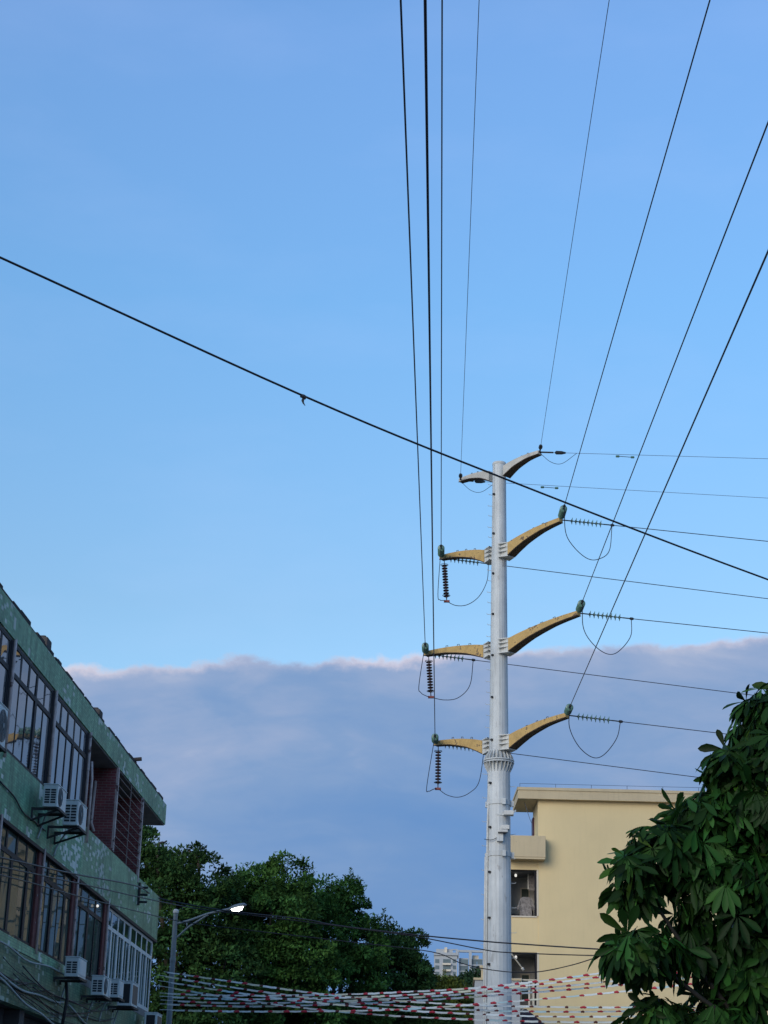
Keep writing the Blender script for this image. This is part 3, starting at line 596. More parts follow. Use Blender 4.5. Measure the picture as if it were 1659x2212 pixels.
def camera_box(px, py, kind, label):
    p = at_y(px, py, PY - 0.42); o = empty('security_camera', p, label, 'camera')
    if kind == 0:
        a = MB(); a.box(-0.06, 0.28, -0.22, 0.10, -0.02, 0.14); a.add([(0.28, -0.26, 0.02), (0.36, -0.26, 0.10), (0.36, 0.1, 0.22), (0.28, 0.1, 0.14)], [(0, 1, 2, 3)]); a.build('housing', 'pole_white', o, bevel=0.015)
        a = MB(); a.box(-0.3, -0.06, 0.0, 0.30, 0.0, 0.05); a.build('bracket', 'pole', o)
    else:
        a = MB(); a.box(-0.17, 0.05, -0.15, 0.10, -0.36, -0.08); a.build('junction_box', 'pole', o, bevel=0.012)
        a = MB(); a.box(-0.12, 0.20, -0.24, 0.06, -0.06, 0.03); a.box(-0.02, 0.26, -0.20, 0.05, 0.05, 0.20); a.build('housing', 'pole_white', o, bevel=0.015)
        a = MB(); a.box(-0.14, 0.14, -0.26, 0.0, -0.085, -0.062); a.build('hood', 'steel_dark', o)
        a = MB(); a.tube(spline([(-0.12, -0.05, -0.2), (-0.35, -0.02, -0.3), (-0.6, 0.15, -0.25)], 6), 0.012, 5); a.build('lead', 'cable', o)
camera_box(1092, 1761, 0, 'small pale camera on the right of the power pole, just under the clamp band')
camera_box(1084, 1796, 1, 'camera with dark hood and junction box on the grey power pole, beside the balcony box')

# ------------------------------------------------------------------ insulators, conductors, jumpers
CAMD = Vector((math.sin(math.radians(0.3)), -math.cos(math.radians(0.3)), -0.11)).normalized()
RGTD = Vector((math.cos(math.radians(-2.5)), math.sin(math.radians(-2.5)), -0.115)).normalized()
def strain_string(p, d, label, grp, rad=0.127, n=8, start=0.30):
    o = empty('insulator_string', p, label, 'insulator', grp); d = Vector(d)
    a = MB(); a.tube([Vector((0, 0, 0)), d * start], 0.022, 6); a.tube([d * (start + 0.146 * n), d * (start + 0.146 * n + 0.26)], 0.022, 6)
    a.lathe([(0.03, 0), (0.05, 0.02), (0.05, 0.10), (0.03, 0.14)], d * (start + 0.146 * n + 0.24), d, 8)
    a.build('fitting', 'cap', o)
    c = None
    for i in range(n):
        if c is None:
            b = MB(); b.lathe([(0.05, 0.0), (0.058, 0.02), (0.05, 0.055), (0.02, 0.07), (0.018, 0.15)], (0, 0, 0), (0, 0, 1), 10, 1); b.lathe([(0.05, 0.018), (rad, 0.040), (rad + 0.002, 0.052), (rad * 0.75, 0.056), (0.05, 0.062)], (0, 0, 0), (0, 0, 1), 18, 0)
            c = q = b.build('disc', ['disc', 'cap'], o, smooth=True)
        else: q = c.copy(); COL.objects.link(q); q.parent = o
        q.location = d * (start + 0.146 * i); q.rotation_euler = d.to_track_quat('Z', 'Y').to_euler()
    return Vector(p) + d * (start + 0.146 * n + 0.30)
TIER = {'t': 'top', 'm': 'middle', 'b': 'lowest'}
SIDE = {'R': 'right', 'L': 'left'}
def along(px, py, P, d2):
    """point of the pixel's ray in the vertical plane through P along the horizontal direction d2"""
    n = np.array([-d2[1], d2[0]]); r = ray(px, py); t = np.dot(P[:2] - EYE[:2], n) / np.dot(r[:2], n); return EYE + r * t
QR = {'eR': (1659, 991), 'eL': (1659, 1076), 'tR': (1659, 1168), 'tL': (1659, 1292), 'mR': (1659, 1366), 'mL': (1600, 1497), 'bR': (1560, 1583), 'bL': (1510, 1678)}
QC = {'eR': (1316, 0), 'eL': (1035, 0), 'tR': (1536, 0), 'tL': (955, 0), 'mR': (1659, 275), 'mL': (865, 0), 'bR': (1659, 555), 'bL': (918, 0)}
def solve_cam(P, px, py, s=0.11):
    r = ray(px, py); lo, hi = 1.0, 58.0
    for _ in range(60):
        m = (lo + hi) / 2; X = EYE + r * (m / r[1])
        if X[2] - (P[2] - s * np.hypot(X[0] - P[0], X[1] - P[1])) > 0: hi = m
        else: lo = m
    return EYE + r * (m / r[1])
for key in ('eR', 'eL', 'tR', 'tL', 'mR', 'mL', 'bR', 'bL'):
    P = TIPS[key].copy(); earth = key[0] == 'e'; sd = SIDE[key[1]]
    d2 = np.array([math.cos(math.radians(-2.5)), math.sin(math.radians(-2.5))])
    X = along(*QR[key], P, d2); dr = Vector(X - P).normalized(); Xc = solve_cam(P, *QC[key]); dc = Vector(Xc - P).normalized()
    if earth:
        lab = sd + ' grey arm at the top of the power pole'
        for (dd, nm) in ((dr, 'away'), (dc, 'cam')):
            o = empty('wire_clamp', P, ('rightward' if nm == 'away' else 'overhead') + ' wire clamp on the ' + lab, 'clamp')
            a = MB(); a.tube([Vector((0, 0, 0)), dd * 0.5], 0.03, 6); a.build('link', 'steel_dark', o)
            a = MB(); a.lathe([(0.03, 0), (0.075, 0.05), (0.07, 0.25), (0.03, 0.4)], dd * 0.55, dd, 8); a.build('body', 'cap', o)
        wire('earth_wire', [P + np.array(dr) * s for s in (0.5, 2, 8, 16, 30)], 0.008, 'wire_thin', 'thin wire running right from the ' + lab, 'wire')
        wire('earth_wire', [P + np.array(dc) * s for s in (0.5, 5, 20, 40, 65)], 0.008, 'wire_thin', 'thin wire climbing overhead from the ' + lab, 'wire')
        e = P + np.array(dr) * 1.35
        wire('jumper_wire', spline([P + np.array([0.05, 0, -0.08]), P * 0.7 + e * 0.3 + np.array([0, -0.1, -0.42]), P * 0.4 + e * 0.6 + np.array([0, 0, -0.42]), e], 8), 0.010, 'wire', 'short thin loop under the ' + lab, 'wire')
        if key == 'eR':
            q = P + np.array(dr) * 3.1; o = empty('vibration_damper', q, 'damper weights on the thin wire right of the topmost arm tip', 'damper')
        else:
            q = P + np.array(dr) * 3.4; o = empty('vibration_damper', q, 'damper weights on the thin wire just right of the pole', 'damper')
        a = MB(); a.tube([(-0.2, 0, -0.07), (0.2, 0, -0.10)], 0.012, 5); a.build('stem', 'cap', o)
        for sgn in (-1, 1): a = MB(); a.lathe([(0.02, 0), (0.045, 0.02), (0.045, 0.12), (0.02, 0.14)], (0.2 * sgn, 0, -0.085 - 0.015 * sgn), (sgn, 0, 0), 8); a.build('weight', 'disc', o)
        continue
    arm = f'{sd} {TIER[key[0]]} yellow arm'
    er = strain_string(P + np.array([0.05, 0, -0.03]), dr, 'insulator discs pulling right from the tip of the ' + arm, 'sideways insulator strings')
    ec = strain_string(P + np.array([0, -0.05, 0.06]), dc, 'green insulator seen end on at the ' + arm + ' tip', 'end on insulator strings', rad=0.128, start=0.18)
    wire('power_line', [np.array(er) + np.array(dr) * s for s in (0, 2, 8, 16, 30)], 0.0138, 'wire', 'dark power line running right from the ' + arm, 'power line')
    wire('power_line', [np.array(ec) + np.array(dc) * s for s in (0, 5, 20, 40, 62)], 0.0138, 'wire', 'dark power line climbing over the street from the ' + arm, 'power line')
    ec, er = np.array(ec), np.array(er)
    if key[1] == 'L':
        bot = {'t': (965, 1299), 'm': (931, 1506), 'b': (946, 1704)}[key[0]]
        b = at_y(*bot, P[1] - 0.2); tp = P + np.array([0.12, 0.0, -0.16]); dv = Vector(b - tp); L = dv.length; dv.normalize()
        o = empty('insulator_string', tp, 'maroon ribbed insulator hanging straight down below the ' + arm, 'insulator', 'hanging maroon insulators')
        a = MB(); a.tube([(0, 0, 0.10), dv * 0.16], 0.018, 6); a.tube([dv * (L - 0.22), dv * L], 0.022, 6); a.build('fitting', 'cap', o)
        a = MB(); prof = []
        s = 0.16
        while s < L - 0.2: prof += [(0.03, s), (0.112, s + 0.025), (0.112, s + 0.035), (0.03, s + 0.05), (0.03, s + 0.11)]; s += 0.115
        a.lathe(prof, (0, 0, 0), dv, 12); a.build('shed_body', 'polymer', o)
        for s in (0.15, L - 0.24):
            a = MB(); c = dv * s; a.tube([c + Vector((0.14 * math.cos(t), 0.14 * math.sin(t), 0)) for t in np.linspace(0, 2 * math.pi, 17)], 0.012, 5); a.build('grading_ring', 'cap', o)
        a = MB(); a.box(-0.11, 0.11, -0.05, 0.05, -0.04, 0.04); shift(a, -dv * L); a.build('clamp', 'clamp_red', o, bevel=0.012)
        lowl = {'t': [(946, 1282), (951, 1296), (958, 1297)], 'm': [(905, 1480), (909, 1496), (920, 1503)], 'b': [(922, 1698), (926, 1709), (936, 1705)]}[key[0]]
        lowr = {'t': [(985, 1308), (1010, 1306), (1035, 1288), (1052, 1255)], 'm': [(960, 1512), (990, 1507), (1015, 1480)], 'b': [(965, 1717), (990, 1722), (1015, 1712), (1035, 1688)]}[key[0]]
        pts = [ec] + [at_y(x, y, P[1] - 1.0 + 0.3 * i) for i, (x, y) in enumerate(lowl)] + [b] + [at_y(x, y, P[1] - 0.15) for (x, y) in lowr] + [er]
    else:
        low = {'t': [(1222, 1150), (1240, 1182), (1268, 1206), (1292, 1208), (1316, 1190)], 'm': [(1260, 1355), (1280, 1390), (1310, 1412), (1335, 1408), (1362, 1375)], 'b': [(1230, 1570), (1250, 1612), (1280, 1636), (1305, 1630), (1332, 1595)]}[key[0]]
        pts = [ec] + [at_y(x, y, P[1] - 1.2 + 0.25 * i) for i, (x, y) in enumerate(low)] + [er]
    wire('jumper_wire', spline(pts, 8), 0.0138, 'wire', 'dark jumper loop hanging below the ' + arm, 'wire')

# ------------------------------------------------------------------ near black cable and the low street cables
def poly(pts, n=6): return spline(pts, n)
pts = [at_y(-400, 380, 13.8), at_y(0, 556, 15), at_y(655, 855, 17.6), at_y(1080, 1030, 19.4), at_y(1659, 1252, 22), at_y(2200, 1440, 24.5)]
wire('thick_cable', poly(pts), 0.0115, 'cable', 'thick black cable slanting across the whole sky from upper left to right', 'cable')
q = at_y(655.5, 857, 17.6); o = empty('cable_tie', q, 'loose twist of tape dangling from the thick black slanting cable', 'tape')
a = MB(); a.tube([(-0.025, 0, 0.012), (0.0, -0.01, 0.0), (0.03, 0, -0.018)], 0.022, 8); a.build('knot', 'cable', o)
a = MB(); a.tube([(0, 0, -0.01), (-0.006, 0, -0.045), (0.0, 0, -0.07), (0.022, 0.0, -0.105)], [0.012, 0.016, 0.010, 0.003], 6); a.build('tail', 'cap', o)
def facade_then(ptsF, ptsY):
    out = [at_x(x, y, XF + 0.22) for x, y in ptsF]
    for (x, y, Y) in ptsY: out.append(at_y(x, y, Y))
    return out
wire('street_cable', poly(facade_then([(-60, 1841), (0, 1852), (156, 1887), (295, 1914)], [(342, 1940, 49.5), (440, 1960, 49), (528, 1972, 49), (658, 1986, 49), (728, 1999, 49), (904, 2020, 49), (1042, 2033, 49), (1106, 2038, 49), (1288, 2050, 48), (1500, 2062, 47), (1800, 2070, 46)])), 0.018, 'cable', 'uppermost black cable strung from the tiled building across trees and pole', 'cable')
wire('street_cable', poly(facade_then([(-60, 1862), (0, 1872), (205, 1916), (292, 1936)], [(420, 1962, 49), (560, 1979, 49), (658, 1991, 49), (780, 2007, 49), (904, 2024, 49), (1042, 2051, 49), (1106, 2058, 49), (1283, 2064, 48), (1500, 2066, 47), (1800, 2060, 46)])), 0.015, 'cable', 'middle black cable that parts from the uppermost one beside the trees', 'cable')
wire('street_cable', poly(facade_then([(-40, 1880), (60, 1905), (151, 1931), (290, 1967)], [(400, 1992, 49), (560, 2012, 49), (760, 2035, 49), (932, 2056, 49), (992, 2079, 49), (1042, 2092, 49), (1106, 2100, 49), (1165, 2099, 48.5), (1230, 2086, 48), (1283, 2070, 48), (1400, 2030, 47), (1700, 1900, 46)])), 0.013, 'cable', 'lowest black cable that sags at the pole and rises to the right', 'cable')

# ------------------------------------------------------------------ strings of little flags
def flag_meshes():
    def ribbon(n, m, L, h, th):
        a = MB(); K = 8; vs = []; fs = []
        for i in range(K + 1):
            x = -L / 2 + L * i / K; dz = 0.002 * math.sin(i * 1.1); dy = 0.006 * math.sin(i * 1.7); hh = h * (0.92 + 0.08 * math.sin(math.pi * i / K))
            vs += [(x, dy - th, dz + 0.012), (x, dy + th, dz + 0.012), (x, dy + th * 0.7, dz - hh), (x, dy - th * 0.7, dz - hh)]
        for i in range(K):
            o = i * 4
            for j in range(4): fs.append((o + j, o + (j + 1) % 4, o + 4 + (j + 1) % 4, o + 4 + j))
        fs += [(3, 2, 1, 0), (K * 4, K * 4 + 1, K * 4 + 2, K * 4 + 3)]; a.add(vs, fs); return a.build(n, m)
    def tassel(n, m):
        a = MB(); a.lathe([(0.020, -0.065), (0.034, -0.045), (0.028, -0.01), (0.036, 0.03), (0.020, 0.065)], (0, 0, -0.014), (1, 0, 0), 8); a.tube([(-0.03, 0, 0.0), (0.0, 0.01, 0.012), (0.035, 0.0, 0.024)], [0.016, 0.028, 0.014], 6); return a.build(n, m)
    fl = [ribbon('flag', m, 0.36, 0.034, 0.011) for m in ('flag_white', 'flag_cyan', 'flag_cream')]
    ts = [tassel('tassel', 'flag_red'), tassel('tassel', 'flag_dark')]
    return fl, ts
FL, TS = flag_meshes(); USED = set()
def proto(o):
    if o.name not in USED: USED.add(o.name); return o
    c = o.copy(); COL.objects.link(c); return c
STR = [('U', [(354, 2099), (530, 2124), (713, 2149), (870, 2162), (1026, 2171), (1165, 2174), (1297, 2175.5), (1520, 2174)], 'string of white flags that starts topmost at the tiled building corner'),
       ('U', [(340, 2106), (520, 2135), (690, 2157), (860, 2172), (1026, 2181), (1165, 2184.6), (1297, 2184.6), (1520, 2181)], 'string of white flags starting second from the top at the tiled building corner'),
       ('U', [(342, 2118), (520, 2145), (680, 2165), (860, 2181), (1026, 2190), (1165, 2195), (1297, 2195.5), (1520, 2192)], 'string of white flags starting third from the top at the tiled building corner'),
       ('U', [(340, 2129), (500, 2155), (650, 2176), (840, 2193), (1026, 2201.6), (1165, 2206), (1297, 2207.4), (1520, 2204)], 'string of white flags ending lowest of all on the right below the yellow wall'),
       ('L', [(345, 2145), (450, 2149), (560, 2150), (760, 2147), (900, 2141), (1026, 2133.5), (1165, 2118.8), (1297, 2101.4), (1520, 2066)], 'string of white flags with red tassels that rises topmost on the right'),
       ('L', [(345, 2152), (450, 2156.5), (560, 2158), (760, 2154), (900, 2147.5), (1026, 2139), (1165, 2125.6), (1297, 2109.5), (1520, 2076)], 'string of white flags with red tassels just under the topmost on the right'),
       ('L', [(347, 2160), (450, 2165), (560, 2166.5), (760, 2161), (900, 2153.5), (1026, 2145), (1165, 2134), (1297, 2121.6), (1520, 2094)], 'string of white flags with red tassels third from the top at its right end'),
       ('L', [(345, 2168.5), (450, 2172), (560, 2173.5), (760, 2168), (900, 2161), (1026, 2152.5), (1165, 2142), (1297, 2131), (1520, 2108)], 'string of white flags with red tassels fourth from the top at its right end'),
       ('L', [(345, 2181), (450, 2183.5), (560, 2184.5), (760, 2183), (900, 2178), (1026, 2169), (1165, 2157.7), (1297, 2146), (1520, 2122)], 'string of white flags that starts lowest at the tiled building corner')]
def flag_strings():
    for si, (kind, pts, lab) in enumerate(STR):
        P = [at_y(x, y, 49.2 - 2.5 * (x - 340) / 1180 + 0.18 * math.sin(si * 2.1)) for x, y in pts]
        C = poly(P, 14); o = empty('flag_string', C[0], lab, 'flag string', 'strings of white flags across the street')
        a = MB(); a.tube(C, 0.007, 5); shift(a, C[0]); a.build('cord', 'flag_white', o)
        seg = np.linalg.norm(np.diff(np.array(C), axis=0), axis=1); S = np.concatenate([[0], np.cumsum(seg)]); A = np.array(C)
        def at(s): return Vector([np.interp(s, S, A[:, k]) for k in range(3)]) - Vector(C[0])
        s = 0.1 + 0.13 * si % 0.4; i = 0; step = 0.45
        while s < S[-1] - 0.6:
            L = step * random.uniform(0.93, 1.07); red = random.random() < (0.95 if kind == 'L' and s > 5.0 else 0.5)
            e = L - 0.085
            f = proto(random.choices(FL, [0.74, 0.14, 0.12])[0]); f.parent = o; p0, p1 = at(s), at(s + e); dv = p1 - p0
            f.location = (p0 + p1) / 2; f.rotation_euler = (random.uniform(-0.25, 0.25), -math.asin(dv.z / dv.length), math.atan2(dv.y, dv.x)); f.scale = (dv.length / 0.36 * 0.97, 1, random.uniform(0.75, 1.15))
            t = proto(TS[0 if red else 1]); t.parent = o; t.location = at(s + e + 0.042); k = (random.uniform(0.55, 0.85) if red and kind == 'L' else random.uniform(0.5, 0.8)); t.scale = (random.uniform(0.95, 1.3) if red else random.uniform(0.6, 0.9), k, k); t.rotation_euler = (random.uniform(-0.4, 0.4), 0, math.atan2(dv.y, dv.x))
            s += L; i += 1
flag_strings()

# ------------------------------------------------------------------ street lamp
def street_lamp():
    b = at_y(367, 2212, 55); t = at_y(380, 1968, 55); O = empty('street_lamp', (t[0], 55, 0), 'tall grey street lamp with curved arm and lit head beside the tiled building', 'street lamp'); off = Vector((t[0], 55, 0))
    q = lambda x, y, Y=55: Vector(at_y(x, y, Y)) - off
    h = t[2]; a = MB(); a.tube([(0, 0, 0), (0, 0, 3), (0, 0, h - 1.4), (0, 0, h - 0.05)], [0.105, 0.095, 0.078, 0.068], 12); a.lathe([(0.088, 0), (0.092, 0.06), (0.088, 0.12)], (0, 0, h - 1.5), (0, 0, 1), 12); a.build('pole', 'lamp_pole', O, smooth=False)
    a = MB(); a.lathe([(0.085, -0.06), (0.09, 0.0), (0.06, 0.05), (0.01, 0.06)], (0, 0, h), (0, 0, 1), 12); a.build('pole_cap', 'pole_white', O)
    arm = [q(380, 1996), q(410, 1988), q(446, 1975), q(475, 1968), q(500, 1962.5)]; arm[0] = Vector((0, 0, arm[0].z))
    a = MB(); a.tube(spline(arm, 6), 0.036, 8); a.build('arm', 'lamp_pole', O, smooth=True)
    br = [q(378, 2030), q(392, 2016), q(408, 2002), q(430, 1988), q(449, 1976)]; br[0] = Vector((0, 0, br[0].z))
    a = MB(); a.tube(spline(br, 6), 0.030, 8); a.tube([q(403.5, 1989.5), q(403.5, 2004)], 0.025, 6); a.build('brace', 'lamp_pole', O, smooth=True)
    d = (q(526, 1956) - q(498, 1963)).normalized(); c = q(512, 1960)
    a = MB(); n = 14
    prof = [(0.03, -0.30), (0.07, -0.22), (0.12, -0.08), (0.125, 0.1), (0.10, 0.24), (0.02, 0.30)]
    a.lathe(prof, (0, 0, 0), (1, 0, 0), n); a.v = [(x, y * 1.15, max(z, -0.02) * 0.75) for x, y, z in a.v]
    hd = a.build('lamp_head', 'lamp_pole', O, smooth=True); hd.location = c; hd.rotation_euler = (0, -math.asin(d.z), 0)
    a = MB(); a.lathe([(0.02, -0.18), (0.09, -0.13), (0.115, 0.0), (0.10, 0.12), (0.02, 0.18)], (0, 0, 0), (1, 0, 0), n); a.v = [(x, y, min(z, 0.0) * 0.9 - 0.022) for x, y, z in a.v]
    a.build('lamp_lens', 'lens', hd, smooth=True)
street_lamp()

# ------------------------------------------------------------------ yellow building
YB = 78.0; XB = float(at_y(1163, 1860, YB)[0])
def yellow_building():
    rz = math.radians(2.2)
    B = empty('yellow_building', (XB, YB, 0), 'yellow rendered building with flat overhanging roof behind the power pole', 'building', rz=rz)
    def P(mb, name, m, parent=None, **k): return mb.build(name, m, parent or B, **k)
    a = MB(); a.box(0, 22, 0, 9, 0, 14.30); a.box(0, 22, 0, 2.7, 14.30, 16.98); P(a, 'wall', 'yellow')
    a = MB(); a.box(-0.89, 22.5, -0.30, 2.85, 16.985, 17.46); P(a, 'roof', 'yellow_trim')
    a = MB(); a.box(-0.91, 22.52, -0.335, -0.302, 17.36, 17.48); a.box(-0.925, -0.892, -0.335, 2.87, 17.36, 17.48); P(a, 'roof_lip', 'yellow_trim')
    # thin lightning rail
    a = MB()
    for x in np.arange(-0.8, 22, 1.55): a.tube([(x, -0.2, 17.46), (x, -0.2, 17.66)], 0.012, 5)
    a.tube([(-0.8, -0.2, 17.66), (22, -0.2, 17.66)], 0.009, 5); P(a, 'lightning_rail', 'wire_thin')
    # wing with open loggias
    xl = -1.48; zs = [(0.2, 3.1), (4.6, 6.85), (8.36, 10.52), (12.03, 13.98)]
    a = MB(); prev = 0.0
    for (z0, z1) in zs: a.box(xl, -0.002, 0.03, 0.22, prev, z0); prev = z1
    a.box(xl, -0.002, 0.03, 0.22, prev, 14.42); a.box(xl, xl + 0.14, 0.221, 3.4, 0, 14.42); P(a, 'wing_wall', 'yellow')
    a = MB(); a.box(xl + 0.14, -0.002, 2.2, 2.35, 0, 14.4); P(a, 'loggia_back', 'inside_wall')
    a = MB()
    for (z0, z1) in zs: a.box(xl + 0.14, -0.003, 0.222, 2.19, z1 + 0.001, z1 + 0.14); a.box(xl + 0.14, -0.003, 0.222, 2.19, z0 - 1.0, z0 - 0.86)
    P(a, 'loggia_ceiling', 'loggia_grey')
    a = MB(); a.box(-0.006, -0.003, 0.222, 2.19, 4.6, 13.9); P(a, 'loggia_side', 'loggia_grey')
    a = MB(); a.box(xl + 0.1, 0.26, -0.62, 0.028, 14.42, 15.33); P(a, 'balcony_box', 'yellow_trim', bevel=0.015)
    a = MB(); a.box(xl + 0.1, 0.24, -0.60, 0.027, 14.34, 14.418); P(a, 'balcony_edge', 'yellow_trim')
    a = MB(); a.box(xl, -0.002, 0.222, 3.4, 14.28, 14.42); P(a, 'terrace_slab', 'plaster')
    a = MB(); a.box(-0.07, -0.004, 2.0, 2.65, 14.45, 16.6); P(a, 'terrace_door', 'maroon')
    a = MB(); a.tube(spline([(-0.55, 0.4, 16.95), (-0.35, 0.4, 16.3), (-0.22, 0.3, 15.9), (-0.25, 0.0, 15.45), (-0.5, -0.3, 15.3), (-1.0, -0.62, 15.05)], 7), 0.012, 5); P(a, 'loose_wire', 'wire_thin', smooth=True)
    for (z0, z1) in zs[2:]:
        a = MB(); a.box(-0.075, -0.003, -0.012, 0.10, z0, z1); a.box(xl + 0.2, -0.076, -0.012, 0.10, z0 - 0.06, z0 - 0.002); P(a, 'window_surround', 'frame_pale')
        a = MB(); a.box(-0.16, -0.09, 0.12, 0.16, z0, z1); a.box(xl + 0.15, -0.16, 0.12, 0.16, z1 - 0.05, z1 - 0.002); P(a, 'window_rail', 'bronze')
        a = MB(); a.lathe([(0.02, -0.065), (0.045, -0.05), (0.055, 0.0), (0.045, 0.05), (0.02, 0.065)], (-0.90, 1.0, z1 - 0.10), (0, 0, 1), 14); P(a, 'globe_light', 'globe', smooth=True)
        a = MB(); a.box(-1.4, -0.1, 2.1, 2.19, z0 - 0.8, z0 + 0.35); P(a, 'inner_wall', 'plaster')
        a = MB(); a.box(-0.62, -0.20, 2.16, 2.195, z0 - 0.5, z0 + 1.5); P(a, 'inner_door', 'frame_pale'); a = MB(); a.box(-0.56, -0.26, 2.14, 2.158, z0 - 0.5, z0 + 1.44); P(a, 'inner_glass', 'glass_low')
    # railing of the lower loggia
    a = MB()
    for x in (-0.42, -0.25, -0.08): a.box(x - 0.035, x + 0.035, -0.03, 0.01, 8.3, 9.35)
    a.box(-1.5, -0.05, -0.03, 0.0, 9.36, 9.41); P(a, 'balcony_rail', 'frame_pale')
    # dark awning below
    a = MB(); v = [(-1.5, -0.1, 8.2), (-0.55, -0.1, 8.2), (0.15, -0.9, 7.55), (-1.5, -0.9, 7.55)]
    a.add(v + [(x, y, z - 0.04) for x, y, z in v], [(0, 1, 2, 3), (7, 6, 5, 4), (0, 4, 5, 1), (1, 5, 6, 2), (2, 6, 7, 3), (3, 7, 4, 0)]); P(a, 'awning', 'cloth_dark')
    # little balcony peeping out left of the pole
    a = MB(); a.box(xl - 0.62, xl - 0.002, 1.2, 2.6, 11.55, 12.95); P(a, 'side_balcony', 'frame_pale', bevel=0.02)
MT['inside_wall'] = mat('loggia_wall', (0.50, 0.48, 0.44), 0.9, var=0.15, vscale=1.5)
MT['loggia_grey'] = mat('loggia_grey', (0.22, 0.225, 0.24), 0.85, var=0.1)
yellow_building()
def laundry():
    def shirt(loc, m, label, scale=1.0):
        o = empty('shirt', loc, label, 'shirt')
        prof = [(-0.10, 0), (-0.20, -0.05), (-0.34, -0.42), (-0.24, -0.47), (-0.19, -0.25), (-0.22, -0.72), (0.22, -0.72), (0.19, -0.25), (0.24, -0.47), (0.34, -0.42), (0.20, -0.05), (0.10, 0)]
        a = MB(); n = len(prof); vs = []
        for sg in (-1, 1):
            for i, (x, z) in enumerate(prof): vs.append((x * scale, sg * (0.05 + 0.02 * math.sin(i * 1.3)) * scale, z * scale))
        fs = [tuple(range(n))[::-1], tuple(range(n, 2 * n))] + [(i, (i + 1) % n, n + (i + 1) % n, n + i) for i in range(n)]
        a.add(vs, fs); a.build('cloth', m, o)
        a = MB(); a.tube([(0, 0, 0.0), (0, 0, 0.10), (0.03, 0, 0.14), (0.05, 0, 0.10)], 0.008, 5); a.tube([(-0.17 * scale, 0, -0.05), (0, 0, 0.02), (0.17 * scale, 0, -0.05)], 0.01, 5); a.build('hanger', 'steel_dark', o)
    q = at_y(1136, 1938, YB + 0.7); shirt(q, 'shirt', 'grey mottled shirt drying on a hanger in the upper window opening', 1.2)
    q = at_y(1141, 1965, YB + 0.95); o = empty('trousers', q, 'dark trousers drying behind the grey shirt in the upper window', 'trousers')
    for sg in (-1, 1): a = MB(); a.tube([(0.09 * sg, 0, 0.1), (0.10 * sg, 0, -0.3), (0.11 * sg, 0, -0.7)], [0.12, 0.11, 0.09], 8); a.build('leg', 'cloth_dark', o)
    q = at_y(1150, 1903, YB + 1.2); o = empty('towel', q, 'patterned grey towel hanging right of the shirt in the upper window', 'towel')
    a = MB(); a.box(-0.15, 0.22, -0.015, 0.015, -0.42, 0.42); a.build('cloth', 'shirt', o, bevel=0.01); a = MB(); a.box(-0.21, -0.152, -0.018, 0.018, -0.36, 0.45); a.build('hem', 'cloth_white', o)
    p0, p1 = at_y(1103, 2058, YB - 0.35), at_y(1127, 2090, YB + 0.1); d = Vector(p1 - p0); o = empty('clothes_prop', p0, 'pale diagonal pole leaning out of the lower window beside the power pole', 'pole')
    a = MB(); a.tube([(0, 0, 0), d], 0.03, 8); a.build('rod', 'frame_pale', o); a = MB(); a.lathe([(0.03, 0), (0.06, 0.03), (0.06, 0.12), (0.02, 0.16)], d, d, 10); a.build('tip', 'cloth_white', o)
    q = at_y(1130, 2128, YB - 0.1)
    for k, (x, m, lab) in enumerate(((1118, 'cloth_white', 'white cloth hanging nearest the power pole under the lower window'), (1132, 'frame_pale', 'cream cloth drying at the lower window beside the pale posts'))):
        q = at_y(x, 2118 + 9 * k, YB - 0.12); o = empty('towel', q, lab, 'towel'); a = MB(); a.box(-0.17, 0.17, -0.02, 0.02, -0.16, 0.06); a.build('cloth', m, o, bevel=0.012); a = MB(); a.tube([(-0.18, 0, 0.06), (0.18, 0, 0.065)], 0.028, 6); a.build('fold', m, o)
    q = at_y(1119, 2196, YB - 0.95); o = empty('potted_plant', q, 'pale flowering pot plant on the dark awning at the bottom edge', 'plant')
    a = MB(); a.lathe([(0.12, -0.3), (0.16, 0.0), (0.13, 0.0)], (0, 0, 0), (0, 0, 1), 12); a.build('pot', 'frame_pale', o)
    a = MB()
    for k in range(26):
        t = random.uniform(0, 6.28); e = random.uniform(0.15, 0.42); c = Vector((math.cos(t) * e * 0.7, math.sin(t) * e * 0.7, e)); u = Vector((random.uniform(-1, 1), random.uniform(-1, 1), random.uniform(-.5, 1))).normalized() * 0.09; v = u.cross(Vector((0.3, 0.4, 0.8))).normalized() * 0.045
        a.quad(c - u, c - v, c + u, c + v)
    a.build('foliage', 'cloth_white', o)
laundry()

